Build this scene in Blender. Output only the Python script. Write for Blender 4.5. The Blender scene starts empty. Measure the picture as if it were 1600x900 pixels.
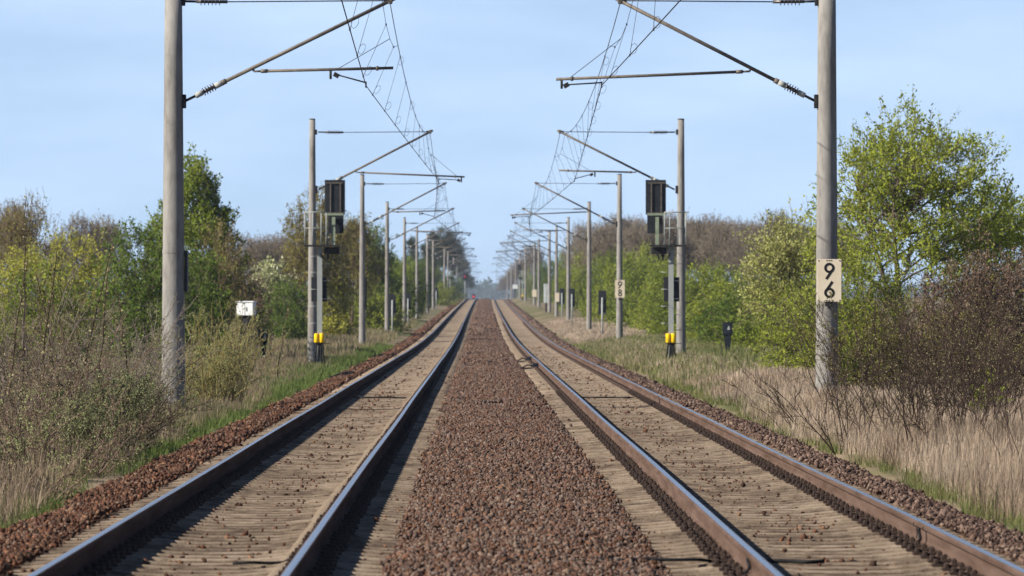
import bpy, bmesh, math, random
import numpy as np
from mathutils import Vector, Matrix, Euler

SC = bpy.context.scene
COL = SC.collection
R = math.radians
EYE = 1.585            # camera height above the rail heads (z = 0)
F = 8889.0             # focal length in pixels of the 1600 px photograph (200 mm lens)
VX, VY = 748.0, 482.0

# ----------------------------------------------------------------- terrain
def prof(y):
    y = np.asarray(y, float)
    z = np.where(y < 200, 0.0, np.where(y < 360, 0.0049*(y-200)**2/320.0, 0.392+0.0049*(y-360)))
    zc = 0.392+0.0049*(900-360)
    return np.where(y > 900, zc + 0.45*(1-np.exp(-(np.maximum(y, 900)-900)*0.0049/0.45)), z)

def xo(y):
    y = np.asarray(y, float)
    t = np.clip((y-150)/850.0, 0, 2.2)
    return 0.8*t*t

def gz(x, y):
    x = np.asarray(x, float); y = np.asarray(y, float)
    xx = x - xo(y)
    left = -0.30 + 0.14*np.clip((-xx-4.3)/3.0, 0, 1) + 0.1*np.clip((y-120)/60.0, 0, 1)
    right = -0.26 + 0.34*np.clip((xx-4.55)/1.5, 0, 1)*np.clip((y-45)/30.0, .45, 1)
    z = np.where(xx < 0, left, right)
    t = np.clip(np.where(xx < 0, (-xx-3.55)/0.35, (xx-4.0)/0.35), 0, 1)
    z = -0.62 + (z+0.62)*t
    wob = 0.05*np.sin(x*1.3+y*0.21)+0.05*np.sin(x*0.45-y*0.13+1.0)+0.03*np.sin(y*0.9+x*2.1)
    z = z + wob*t
    return z + prof(y)

def gzf(x, y): return float(gz(x, y))
def px(xp, s):
    """world X, Y of image column xp (1600 wide) at s pixels per metre"""
    y = F/s
    return (xp-VX)/s, y

# ----------------------------------------------------------------- object helpers
def tag(o, label=None, cat=None, group=None, kind=None):
    if label: o['label'] = label
    if cat: o['category'] = cat
    if group: o['group'] = group
    if kind: o['kind'] = kind
    return o

def thing(name, label, cat, loc=(0, 0, 0), rz=0.0, group=None):
    o = bpy.data.objects.new(name, None); COL.objects.link(o)
    o.empty_display_size = 0.2
    o.location = loc; o.rotation_euler = (0, 0, rz)
    return tag(o, label, cat, group)

def link(name, me, parent=None):
    o = bpy.data.objects.new(name, me); COL.objects.link(o)
    if parent is not None: o.parent = parent
    return o

def kids(o, table=None):
    return list(o.children)

def dup(root, loc=None, rz=None, label=None, group=None, scale=None):
    r = root.copy(); COL.objects.link(r)
    if loc is not None: r.location = loc
    if rz is not None: r.rotation_euler = (0, 0, rz)
    if scale is not None: r.scale = scale if hasattr(scale, '__len__') else (scale,)*3
    if label: r['label'] = label
    if group: r['group'] = group
    for ch in list(root.children):
        c = ch.copy(); COL.objects.link(c); c.parent = r
        for g in list(ch.children):
            d = g.copy(); COL.objects.link(d); d.parent = c
    return r

def np_mesh(name, V, Fq, mats, midx=None, smooth=False):
    V = np.ascontiguousarray(V, dtype=np.float32); Fq = np.ascontiguousarray(Fq, dtype=np.int32)
    n, k = Fq.shape
    me = bpy.data.meshes.new(name)
    me.vertices.add(len(V)); me.vertices.foreach_set('co', V.ravel())
    me.loops.add(n*k); me.loops.foreach_set('vertex_index', Fq.ravel())
    me.polygons.add(n)
    me.polygons.foreach_set('loop_start', np.arange(0, n*k, k, dtype=np.int32))
    try: me.polygons.foreach_set('loop_total', np.full(n, k, dtype=np.int32))
    except Exception: pass
    for m in mats: me.materials.append(m)
    if midx is not None: me.polygons.foreach_set('material_index', np.ascontiguousarray(midx, dtype=np.int32))
    if smooth: me.polygons.foreach_set('use_smooth', np.ones(n, dtype=bool))
    me.update(calc_edges=True); me.validate()
    return me

class MB:
    """collects simple solids and turns them into ONE mesh"""
    def __init__(s): s.v = []; s.f = []; s.m = []; s.sm = []; s.cur = 0
    def add(s, vs, fs, smooth=False):
        b = len(s.v); s.v += [tuple(v) for v in vs]
        for f in fs:
            s.f.append([i+b for i in f]); s.m.append(s.cur); s.sm.append(smooth)
        return s
    def box(s, c, d, rot=None, bev=0.0):
        hx, hy, hz = d[0]/2, d[1]/2, d[2]/2
        M = (Euler(rot).to_matrix() if rot is not None else Matrix.Identity(3))
        if bev <= 0:
            vs = [Vector((x*hx, y*hy, z*hz)) for x in (-1, 1) for y in (-1, 1) for z in (-1, 1)]
            fs = [(0, 1, 3, 2), (4, 6, 7, 5), (0, 4, 5, 1), (2, 3, 7, 6), (0, 2, 6, 4), (1, 5, 7, 3)]
        else:
            bm = bmesh.new(); bmesh.ops.create_cube(bm, size=1)
            bmesh.ops.scale(bm, vec=d, verts=bm.verts)
            bmesh.ops.bevel(bm, geom=list(bm.edges), offset=bev, segments=2, profile=0.5, affect='EDGES')
            bm.verts.index_update()
            vs = [v.co.copy() for v in bm.verts]; fs = [[v.index for v in f.verts] for f in bm.faces]; bm.free()
        c = Vector(c)
        return s.add([c + M @ v for v in vs], fs)
    def tube(s, pts, r, n=8, caps=True, smooth=True):
        pts = [Vector(p) for p in pts]
        rr = r if hasattr(r, '__len__') else [r]*len(pts)
        vs = []; fs = []
        up = Vector((0, 0, 1)); t0 = (pts[1]-pts[0]).normalized()
        if abs(t0.z) > 0.9: up = Vector((0, 1, 0))
        for i, p in enumerate(pts):
            a = pts[max(i-1, 0)]; b = pts[min(i+1, len(pts)-1)]
            t = (b-a).normalized()
            u = t.cross(up)
            if u.length < 1e-5: u = t.cross(Vector((1, 0, 0)))
            u.normalize(); w = u.cross(t)
            for k in range(n):
                an = 2*math.pi*k/n
                vs.append(p + (u*math.cos(an)+w*math.sin(an))*rr[i])
        for i in range(len(pts)-1):
            for k in range(n):
                fs.append((i*n+k, i*n+(k+1) % n, (i+1)*n+(k+1) % n, (i+1)*n+k))
        s.add(vs, fs, smooth)
        if caps:
            b = len(s.v)-len(vs)
            s.f.append([b+k for k in range(n)][::-1]); s.m.append(s.cur); s.sm.append(False)
            s.f.append([b+(len(pts)-1)*n+k for k in range(n)]); s.m.append(s.cur); s.sm.append(False)
        return s
    def bar(s, a, b, w, h):
        """square bar from a to b"""
        a = Vector(a); b = Vector(b); t = (b-a); L = t.length; t.normalize()
        up = Vector((0, 0, 1)) if abs(t.z) < 0.9 else Vector((0, 1, 0))
        u = t.cross(up).normalized(); v = u.cross(t)
        vs = [p+u*(i*w/2)+v*(j*h/2) for p in (a, b) for i, j in ((-1, -1), (1, -1), (1, 1), (-1, 1))]
        return s.add(vs, [(3, 2, 1, 0), (4, 5, 6, 7), (0, 1, 5, 4), (1, 2, 6, 5), (2, 3, 7, 6), (3, 0, 4, 7)])
    def build(s, name, mats, parent=None):
        me = bpy.data.meshes.new(name)
        me.from_pydata(s.v, [], s.f)
        for m in (mats if isinstance(mats, (list, tuple)) else [mats]): me.materials.append(m)
        me.polygons.foreach_set('material_index', s.m)
        me.polygons.foreach_set('use_smooth', s.sm)
        me.update()
        return link(name, me, parent)

# ----------------------------------------------------------------- materials
def new_mat(name):
    m = bpy.data.materials.new(name); m.use_nodes = True
    nt = m.node_tree; nt.nodes.clear()
    return m, nt, nt.nodes, nt.links

def ramp(N, stops):
    r = N.new('ShaderNodeValToRGB'); e = r.color_ramp.elements
    while len(e) < len(stops): e.new(0.5)
    for el, (p, c) in zip(e, stops): el.position = p; el.color = (*c, 1)
    return r

def surf(name, stops, rough=0.8, metal=0.0, scale=6.0, detail=6.0, island=False, bump=0.0, bscale=40.0,
         stretch=None, spec=0.04, mixnoise=0.5, pos=False, objrand=0.0):
    """principled surface whose colour wanders along a ramp, by noise or per loose piece"""
    m, nt, N, L = new_mat(name)
    out = N.new('ShaderNodeOutputMaterial'); p = N.new('ShaderNodeBsdfPrincipled')
    p.inputs['Roughness'].default_value = rough; p.inputs['Metallic'].default_value = metal
    p.inputs['Specular IOR Level'].default_value = spec
    tc = N.new('ShaderNodeTexCoord'); src = tc.outputs['Object']
    if pos:
        gp = N.new('ShaderNodeNewGeometry'); src = gp.outputs['Position']
    if stretch:
        mp = N.new('ShaderNodeMapping'); mp.inputs['Scale'].default_value = stretch
        L.new(src, mp.inputs['Vector']); src = mp.outputs['Vector']
    no = N.new('ShaderNodeTexNoise'); no.inputs['Scale'].default_value = scale; no.inputs['Detail'].default_value = detail
    no.inputs['Roughness'].default_value = 0.65
    L.new(src, no.inputs['Vector'])
    mr = N.new('ShaderNodeMapRange'); mr.inputs[1].default_value = 0.3; mr.inputs[2].default_value = 0.7
    L.new(no.outputs['Fac'], mr.inputs[0]); fac = mr.outputs[0]
    if island:
        ge = N.new('ShaderNodeNewGeometry'); mx = N.new('ShaderNodeMix')
        mx.inputs[0].default_value = mixnoise
        L.new(ge.outputs['Random Per Island'], mx.inputs[2]); L.new(fac, mx.inputs[3]); fac = mx.outputs[0]
    if objrand > 0:
        oi = N.new('ShaderNodeObjectInfo'); ml = N.new('ShaderNodeMapRange')
        ml.inputs[3].default_value = -objrand; ml.inputs[4].default_value = objrand; L.new(oi.outputs['Random'], ml.inputs[0])
        big = N.new('ShaderNodeTexNoise'); big.inputs['Scale'].default_value = .55; big.inputs['Detail'].default_value = 5; L.new(src, big.inputs['Vector'])
        b2 = N.new('ShaderNodeMapRange'); b2.inputs[1].default_value = .35; b2.inputs[2].default_value = .65; b2.inputs[3].default_value = -.28; b2.inputs[4].default_value = .22; L.new(big.outputs['Fac'], b2.inputs[0])
        a1 = N.new('ShaderNodeMath'); a1.operation = 'ADD'; L.new(fac, a1.inputs[0]); L.new(ml.outputs[0], a1.inputs[1])
        a2 = N.new('ShaderNodeMath'); a2.operation = 'ADD'; a2.use_clamp = True; L.new(a1.outputs[0], a2.inputs[0]); L.new(b2.outputs[0], a2.inputs[1]); fac = a2.outputs[0]
    r = ramp(N, stops); L.new(fac, r.inputs[0]); L.new(r.outputs[0], p.inputs['Base Color'])
    if bump > 0:
        n2 = N.new('ShaderNodeTexNoise'); n2.inputs['Scale'].default_value = bscale; n2.inputs['Detail'].default_value = 4
        L.new(src, n2.inputs['Vector'])
        b = N.new('ShaderNodeBump'); b.inputs['Strength'].default_value = bump; b.inputs['Distance'].default_value = 0.02
        L.new(n2.outputs['Fac'], b.inputs['Height']); L.new(b.outputs[0], p.inputs['Normal'])
    L.new(p.outputs[0], out.inputs[0])
    return m

def leafmat(name, stops, trans=0.42, scale=0.7):
    m, nt, N, L = new_mat(name)
    out = N.new('ShaderNodeOutputMaterial')
    ge = N.new('ShaderNodeNewGeometry'); tc = N.new('ShaderNodeTexCoord')
    no = N.new('ShaderNodeTexNoise'); no.inputs['Scale'].default_value = scale; no.inputs['Detail'].default_value = 3
    L.new(tc.outputs['Object'], no.inputs['Vector'])
    mr = N.new('ShaderNodeMapRange'); mr.inputs[1].default_value = 0.3; mr.inputs[2].default_value = 0.7
    L.new(no.outputs['Fac'], mr.inputs[0])
    mx = N.new('ShaderNodeMix'); mx.inputs[0].default_value = 0.55
    L.new(ge.outputs['Random Per Island'], mx.inputs[2]); L.new(mr.outputs[0], mx.inputs[3])
    r = ramp(N, stops); L.new(mx.outputs[0], r.inputs[0])
    d = N.new('ShaderNodeBsdfPrincipled'); d.inputs['Roughness'].default_value = 0.6
    d.inputs['Specular IOR Level'].default_value = 0.12
    t = N.new('ShaderNodeBsdfTranslucent')
    L.new(r.outputs[0], d.inputs['Base Color']); L.new(r.outputs[0], t.inputs['Color'])
    ms = N.new('ShaderNodeMixShader'); ms.inputs[0].default_value = trans
    L.new(d.outputs[0], ms.inputs[1]); L.new(t.outputs[0], ms.inputs[2]); L.new(ms.outputs[0], out.inputs[0])
    return m

M = {}
M['concrete'] = surf('mast_concrete', [(0, (0.184, 0.173, 0.161)), (.5, (0.242, 0.230, 0.214)), (1, (0.286, 0.275, 0.258))], .85, scale=2.2, detail=9,
                     stretch=(5, 5, 1.2), bump=.25, bscale=60, spec=0.0, pos=True, objrand=.08)
M['steel'] = surf('galvanised_steel', [(0, (.26, .28, .265)), (1, (.38, .40, .385))], .55, .1, scale=9, stretch=(6, 6, 1))
M['tube'] = surf('weathered_tube', [(0, (.085, .075, .065)), (1, (.19, .165, .14))], .6, .25, scale=12)
M['iron'] = surf('dark_iron', [(0, (.018, .018, .02)), (1, (.05, .048, .048))], .6, .2, scale=20)
M['wire'] = surf('bronze_wire', [(0, (.03, .03, .03)), (1, (.06, .055, .05))], .6, .4, scale=3)
M['porc'] = surf('brown_porcelain', [(0, (.035, .028, .025)), (1, (.07, .055, .05))], .3, 0, scale=8, spec=.5)
M['greycap'] = surf('insulator_cap', [(0, (.30, .31, .29)), (1, (.42, .42, .40))], .6, 0, scale=20)
M['black'] = surf('black_sheet', [(0, (.010, .012, .015)), (1, (.022, .025, .03))], .55, 0, scale=5, spec=.3)
M['blackbox'] = surf('black_cast_box', [(0, (.008, .011, .016)), (1, (.02, .025, .033))], .5, 0, scale=7)
M['greenpost'] = surf('greenish_painted_post', [(0, (.19, .23, .16)), (1, (.29, .33, .25))], .6, 0, scale=12)
M['yellow'] = surf('yellow_plastic', [(0, (.75, .45, .01)), (1, (.86, .56, .02))], .45, 0, scale=6)
M['sign'] = surf('sign_enamel', [(0, (.60, .50, .36)), (1, (.72, .64, .50))], .5, 0, scale=5, stretch=(1, 1, .6))
M['digit'] = surf('sign_black', [(0, (.012, .012, .012)), (1, (.022, .02, .02))], .6, 0)
M['white'] = surf('white_paint', [(0, (.62, .63, .62)), (1, (.80, .81, .80))], .5, 0, scale=3)
M['greypanel'] = surf('pale_grey_paint', [(0, (.42, .45, .45)), (1, (.55, .58, .58))], .6, 0, scale=3)
M['sleeper'] = surf('sandy_sleeper_concrete', [(0, (0.093, 0.070, 0.055)), (.3, (0.168, 0.128, 0.094)), (.6, (0.238, 0.185, 0.136)), (1, (0.307, 0.246, 0.186))], .95, 0, scale=5.5, detail=9,
                    bump=.35, bscale=45, spec=0.0, pos=True, objrand=.11)
M['bed'] = surf('dusty_track_bed', [(0, (0.043, 0.030, 0.023)), (.5, (0.094, 0.068, 0.051)), (1, (0.189, 0.143, 0.109))], .95, 0, scale=14, detail=9, bump=.8, bscale=28, spec=0.0)
M['ballastsheet'] = surf('ballast_sheet', [(0, (0.038, 0.022, 0.015)), (.5, (0.090, 0.054, 0.038)), (1, (0.165, 0.108, 0.080))], .95, 0, scale=22, detail=8, bump=1.0, bscale=25, spec=0.0)
M['stone'] = surf('rusty_ballast_stone', [(0, (0.034, 0.026, 0.022)), (.12, (0.115, 0.055, 0.033)), (.25, (0.057, 0.040, 0.033)), (.38, (0.145, 0.097, 0.076)), (.50, (0.100, 0.052, 0.033)), (.62, (0.130, 0.105, 0.094)), (.72, (0.161, 0.082, 0.051)), (.82, (0.199, 0.156, 0.127)), (.90, (0.077, 0.049, 0.037)), (.96, (0.238, 0.172, 0.127)), (.985, (0.276, 0.140, 0.053)), (1, (0.338, 0.279, 0.203))],
                  .9, 0, scale=30, island=True, mixnoise=.10, bump=.5, bscale=90, spec=0.03)
M['stonedark'] = surf('dark_ballast_stone', [(0, (0.033, 0.023, 0.020)), (.35, (0.081, 0.052, 0.041)), (.7, (0.138, 0.090, 0.071)), (.93, (0.209, 0.149, 0.116)), (1, (0.314, 0.225, 0.172))],
                       .9, 0, scale=30, island=True, mixnoise=.10, bump=.5, bscale=90, spec=0.03)
M['stonered'] = surf('red_ballast_stone', [(0, (0.027, 0.017, 0.015)), (.18, (0.093, 0.040, 0.025)), (.32, (0.047, 0.031, 0.023)), (.48, (0.120, 0.067, 0.046)), (.62, (0.074, 0.044, 0.033)), (.76, (0.155, 0.070, 0.039)), (.88, (0.155, 0.115, 0.089)), (.95, (0.210, 0.103, 0.055)), (1, (0.310, 0.239, 0.155))],
                     .9, 0, scale=30, island=True, mixnoise=.10, bump=.5, bscale=90, spec=0.03)
M['sand'] = surf('drifted_sand', [(0, (0.162, 0.124, 0.090)), (1, (0.248, 0.194, 0.144))], .95, 0, scale=4, detail=8, bump=.3, bscale=60, spec=0.0)
M['railside'] = surf('rusty_rail_side', [(0, (0.068, 0.043, 0.032)), (.5, (0.106, 0.071, 0.056)), (1, (0.145, 0.099, 0.080))], .8, 0, scale=1.5, detail=8,
                     stretch=(6, .35, 6), bump=.1, bscale=60, spec=0.0)
M['railtop'] = surf('polished_running_surface', [(0, (.62, .61, .60)), (1, (.78, .77, .76))], .26, 1.0, scale=2, stretch=(30, .08, 30))
M['clip'] = surf('oily_fastening', [(0, (.028, .02, .017)), (1, (.075, .052, .042))], .7, .1, scale=30)
M['cable'] = surf('rubber_cable', [(0, (.012, .012, .013)), (1, (.03, .03, .03))], .55, 0, scale=8)
M['bark'] = surf('bark', [(0, (.07, .055, .04)), (1, (.18, .15, .115))], .9, 0, scale=6, stretch=(3, 3, 1))
M['twig'] = surf('dark_twig', [(0, (.022, .015, .013)), (.6, (.055, .038, .030)), (1, (.11, .082, .065))], .85, 0, scale=2, island=True)
M['greytwig'] = surf('grey_twig', [(0, (.13, .105, .09)), (.6, (.20, .165, .14)), (1, (.27, .23, .20))], .85, 0, scale=.5, island=True)
M['browntwig'] = surf('red_brown_twig', [(0, (.085, .055, .042)), (.6, (.15, .105, .08)), (1, (.24, .175, .135))], .85, 0, scale=.8, island=True)
M['willowstem'] = surf('willow_stem', [(0, (.16, .13, .05)), (1, (.34, .28, .11))], .8, 0, scale=2, island=True)
M['lf_lime'] = leafmat('spring_leaf_lime', [(0, (.17, .22, .022)), (.5, (.285, .335, .040)), (1, (.42, .45, .08))])
M['lf_green'] = leafmat('leaf_green', [(0, (.095, .145, .015)), (.5, (.195, .26, .027)), (1, (.33, .37, .055))])
M['lf_deep'] = leafmat('leaf_deep_green', [(0, (.060, .105, .014)), (.5, (.12, .19, .024)), (1, (.22, .29, .045))])
M['lf_yellow'] = leafmat('leaf_yellow_green', [(0, (.26, .26, .03)), (.5, (.42, .42, .06)), (1, (.58, .56, .12))])
M['lf_olive'] = leafmat('leaf_olive', [(0, (.13, .12, .032)), (.5, (.23, .21, .055)), (1, (.34, .31, .10))])
M['lf_grey'] = leafmat('leaf_grey_green', [(0, (.24, .26, .065)), (.5, (.40, .415, .125)), (1, (.55, .545, .26))])
M['lf_willow'] = leafmat('leaf_willow', [(0, (.20, .235, .08)), (.5, (.32, .355, .15)), (1, (.48, .49, .27))])
M['lf_sage'] = leafmat('leaf_sage', [(0, (.12, .145, .055)), (.5, (.23, .255, .11)), (1, (.36, .37, .20))])
M['lf_brown'] = leafmat('leaf_brown', [(0, (.10, .066, .045)), (.5, (.17, .118, .082)), (1, (.26, .195, .14))], .15)
M['lf_wood'] = leafmat('leaf_bare_wood', [(0, (.13, .105, .068)), (.5, (.20, .165, .105)), (1, (.29, .25, .15))], .2)
M['lf_white'] = leafmat('leaf_white_blossom', [(0, (.16, .20, .06)), (.4, (.32, .35, .14)), (.7, (.55, .55, .34)), (1, (.72, .71, .55))], .2)
M['needle'] = leafmat('pine_needles', [(0, (.018, .034, .016)), (.5, (.035, .06, .026)), (1, (.065, .095, .04))], .1)
M['bud'] = leafmat('bud', [(0, (.16, .13, .07)), (.5, (.25, .21, .11)), (1, (.34, .33, .16))], .2)
M['straw'] = leafmat('dry_straw', [(0, (.20, .145, .10)), (.5, (.40, .31, .228)), (1, (.60, .50, .395))], .3, .5)
M['strawdull'] = leafmat('dull_dry_stalks', [(0, (.13, .095, .065)), (.5, (.23, .17, .12)), (1, (.36, .28, .20))], .25, .5)
M['grass'] = leafmat('short_green_grass', [(0, (.05, .08, .018)), (.5, (.10, .145, .034)), (1, (.19, .23, .07))], .3, .6)
M['grassmix'] = leafmat('mixed_grass', [(0, (.07, .10, .025)), (.4, (.13, .16, .045)), (.7, (.24, .22, .10)), (1, (.40, .33, .21))], .3, .35)

def ground_mat():
    m, nt, N, L = new_mat('meadow_ground')
    out = N.new('ShaderNodeOutputMaterial'); p = N.new('ShaderNodeBsdfPrincipled')
    p.inputs['Roughness'].default_value = .95; p.inputs['Specular IOR Level'].default_value = .1
    tc = N.new('ShaderNodeTexCoord')
    a = N.new('ShaderNodeTexNoise'); a.inputs['Scale'].default_value = .11; a.inputs['Detail'].default_value = 6
    b = N.new('ShaderNodeTexNoise'); b.inputs['Scale'].default_value = 5; b.inputs['Detail'].default_value = 8
    for n in (a, b): L.new(tc.outputs['Object'], n.inputs['Vector'])
    mr = N.new('ShaderNodeMapRange'); mr.inputs[1].default_value = .35; mr.inputs[2].default_value = .65
    L.new(a.outputs['Fac'], mr.inputs[0])
    mx = N.new('ShaderNodeMix'); mx.inputs[0].default_value = .5
    L.new(mr.outputs[0], mx.inputs[2]); L.new(b.outputs['Fac'], mx.inputs[3])
    r = ramp(N, [(0, (.06, .08, .025)), (.35, (.10, .105, .04)), (.55, (.16, .125, .08)), (.8, (.25, .19, .13)), (1, (.33, .26, .18))])
    L.new(mx.outputs[0], r.inputs[0]); L.new(r.outputs[0], p.inputs['Base Color'])
    bm = N.new('ShaderNodeBump'); bm.inputs['Strength'].default_value = 1; bm.inputs['Distance'].default_value = .05
    L.new(b.outputs['Fac'], bm.inputs['Height']); L.new(bm.outputs[0], p.inputs['Normal'])
    L.new(p.outputs[0], out.inputs[0]); return m
M['ground'] = ground_mat()

def lamp_mat(name, col, st):
    m, nt, N, L = new_mat(name)
    out = N.new('ShaderNodeOutputMaterial'); e = N.new('ShaderNodeEmission')
    no = N.new('ShaderNodeTexNoise'); no.inputs['Scale'].default_value = 3
    r = ramp(N, [(0, col), (1, tuple(min(1, c*1.15) for c in col))])
    L.new(no.outputs['Fac'], r.inputs[0]); L.new(r.outputs[0], e.inputs[0])
    e.inputs[1].default_value = st; L.new(e.outputs[0], out.inputs[0]); return m
M['dimlamp'] = lamp_mat('dull_red_lamp', (1, .03, .06), .22)
M['redlamp'] = lamp_mat('lit_red_lamp', (1, .02, .035), .75)

# ----------------------------------------------------------------- world, sun, camera
SUN_EL, PHI = 33.0, 22.0
sv = Vector((-math.cos(R(PHI))*math.cos(R(SUN_EL)), -math.sin(R(PHI))*math.cos(R(SUN_EL)), math.sin(R(SUN_EL))))
w = bpy.data.worlds.new('World'); SC.world = w; w.use_nodes = True
nt = w.node_tree; nt.nodes.clear(); N = nt.nodes; L = nt.links
wo = N.new('ShaderNodeOutputWorld'); bg = N.new('ShaderNodeBackground'); bg.inputs[1].default_value = SKY_ST = 0.07
sky = N.new('ShaderNodeTexSky'); sky.sky_type = 'NISHITA'; sky.sun_disc = False
sky.sun_elevation = R(SUN_EL); sky.sun_rotation = math.atan2(sv.x, sv.y)
sky.air_density = 1.0; sky.dust_density = 0.5; sky.ozone_density = 6.0; sky.altitude = 50
tc = N.new('ShaderNodeTexCoord'); sep = N.new('ShaderNodeSeparateXYZ'); com = N.new('ShaderNodeCombineXYZ')
L.new(tc.outputs['Generated'], sep.inputs[0])
ma = N.new('ShaderNodeMath'); ma.operation = 'MULTIPLY_ADD'; ma.inputs[1].default_value = 1.6; ma.inputs[2].default_value = 0.085
L.new(sep.outputs[2], ma.inputs[0])
sq = N.new('ShaderNodeMath'); sq.operation = 'POWER'; sq.inputs[1].default_value = 2.0
mz = N.new('ShaderNodeMath'); mz.operation = 'MAXIMUM'; mz.inputs[1].default_value = 0.0; L.new(sep.outputs[2], mz.inputs[0]); L.new(mz.outputs[0], sq.inputs[0])
m8 = N.new('ShaderNodeMath'); m8.operation = 'MULTIPLY_ADD'; m8.inputs[1].default_value = 8.0; L.new(sq.outputs[0], m8.inputs[0]); L.new(ma.outputs[0], m8.inputs[2])
L.new(sep.outputs[0], com.inputs[0]); L.new(sep.outputs[1], com.inputs[1]); L.new(m8.outputs[0], com.inputs[2])
nv = N.new('ShaderNodeVectorMath'); nv.operation = 'NORMALIZE'; L.new(com.outputs[0], nv.inputs[0])
L.new(nv.outputs[0], sky.inputs[0])
# thin high cirrus
mp = N.new('ShaderNodeMapping'); mp.inputs['Scale'].default_value = (14, 14, 60); L.new(tc.outputs['Generated'], mp.inputs[0])
cn = N.new('ShaderNodeTexNoise'); cn.inputs['Scale'].default_value = 1.0; cn.inputs['Detail'].default_value = 6; L.new(mp.outputs[0], cn.inputs['Vector'])
cr = N.new('ShaderNodeMapRange'); cr.inputs[1].default_value = .38; cr.inputs[2].default_value = .68; cr.inputs[3].default_value = .56; cr.inputs[4].default_value = .80
L.new(cn.outputs['Fac'], cr.inputs[0])
mxs = N.new('ShaderNodeMix'); mxs.data_type = 'RGBA'; lowf = N.new('ShaderNodeMapRange'); lowf.inputs[1].default_value = .06; lowf.inputs[2].default_value = .22; lowf.inputs[3].default_value = 1; lowf.inputs[4].default_value = 0
L.new(sep.outputs[2], lowf.inputs[0])
cm = N.new('ShaderNodeMath'); cm.operation = 'MULTIPLY'; L.new(cr.outputs[0], cm.inputs[0]); L.new(lowf.outputs[0], cm.inputs[1])
L.new(cm.outputs[0], mxs.inputs[0])
L.new(sky.outputs[0], mxs.inputs[6]); mxs.inputs[7].default_value = (6.0, 7.7, 10.2, 1)
L.new(mxs.outputs[2], bg.inputs[0]); L.new(bg.outputs[0], wo.inputs[0])

ld = bpy.data.lights.new('sun', 'SUN'); ld.energy = 5.0; ld.angle = R(0.53); ld.color = (1, .93, .82)
lo = bpy.data.objects.new('sun', ld); COL.objects.link(lo); lo.location = sv*50
lo.rotation_euler = (-sv).to_track_quat('-Z', 'Y').to_euler()

cd = bpy.data.cameras.new('camera'); cam = bpy.data.objects.new('camera', cd); COL.objects.link(cam); SC.camera = cam
cam.location = (0, 0, EYE); cam.rotation_euler = (R(90), 0, 0)
cd.sensor_width = 36; cd.lens = 200.0; cd.shift_x = 52/1600; cd.shift_y = 32/1600
cd.clip_start = 0.5; cd.clip_end = 20000
cd.dof.use_dof = True; cd.dof.focus_distance = 74; cd.dof.aperture_fstop = 7.5
SC.view_settings.view_transform = 'Standard'; SC.view_settings.look = 'None'
SC.view_settings.exposure = 0.78; SC.view_settings.gamma = 1
SC.cycles.use_denoising = True
try: SC.cycles.denoising_prefilter = 'ACCURATE'
except Exception: pass
SC.cycles.max_bounces = 6; SC.cycles.diffuse_bounces = 3; SC.cycles.transparent_max_bounces = 6
SC.cycles.volume_bounces = 0

# ----------------------------------------------------------------- ground and track bed
LC, RC = -1.905, 2.54          # track centre lines
GA = 0.752                     # half distance between rail centres

def grid_mesh(name, xs, ys, zf, mats, follow=True, midf=None):
    X, Y = np.meshgrid(np.asarray(xs, float), np.asarray(ys, float))
    Xw = X + xo(Y) if follow else X
    Z = zf(Xw, Y, X)
    V = np.stack([Xw, Y, Z], -1).reshape(-1, 3)
    ny, nx = X.shape
    i = (np.arange(ny-1)[:, None]*nx+np.arange(nx-1)[None]).ravel()
    Fq = np.stack([i, i+1, i+nx+1, i+nx], -1)
    mid = None
    if midf is not None:
        xc = (np.asarray(xs)[:-1]+np.asarray(xs)[1:])/2
        mid = np.tile([midf(x) for x in xc], ny-1)
    return np_mesh(name, V, Fq, mats, mid, True)

gx = sorted(set(list(np.arange(-12, 12.01, .35)) + [-3.95, -3.55, 4.0, 4.35] + [-3000, -1500, -700, -350, -200, -120, -80, -55, -40, -30, -24, -19, -15, 15, 19, 24, 30, 40, 55, 80, 120, 200, 350, 700, 1500, 3000]))
gy = list(np.arange(-40, 260, 2.0)) + list(np.arange(260, 1000, 12.0)) + [1000, 1100, 1250, 1500, 1900, 2400, 3200, 4500, 6500]
g = link('ground', grid_mesh('ground', gx, gy, lambda xw, y, x: gz(xw, y), [M['ground']]))
tag(g, 'dry meadow ground on both sides of the railway', 'ground', kind='structure')

# ballast bed: cross section
cs = [(-4.25, -.56), (-4.0, -.36), (-3.75, -.25), (-3.3, -.205), (-3.22, -.216), (-2.0, -.2255), (-.6, -.216), (-.5, -.195), (0.0, -.165), (.32, -.155), (.7, -.165), (1.15, -.195), (1.24, -.216), (2.5, -.2255), (3.84, -.216), (3.92, -.205), (4.25, -.25), (4.45, -.36), (4.7, -.56)]
csx = [c[0] for c in cs]; csz = [c[1] for c in cs]
def bedz(xr): return np.interp(xr, csx, csz)
bx = sorted(set(csx + list(np.arange(-4.2, 4.7, .1))))
by = list(np.arange(0, 200, 1.0)) + list(np.arange(200, 1000, 8)) + [1000, 1200, 1600, 2200, 3000]
def inbed(x): return 1 if (-3.22 < x < -.6 or 1.24 < x < 3.84) else 0
b = link('ballast_bed', grid_mesh('ballast_bed', bx, by, lambda xw, y, x: bedz(x)+prof(y)+.006*np.sin(x*23+y*9)*np.sin(y*13-x*7), [M['ballastsheet'], M['bed']], midf=inbed))
tag(b, 'brown stone ballast bed carrying both tracks', 'ballast', kind='structure')

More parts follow.
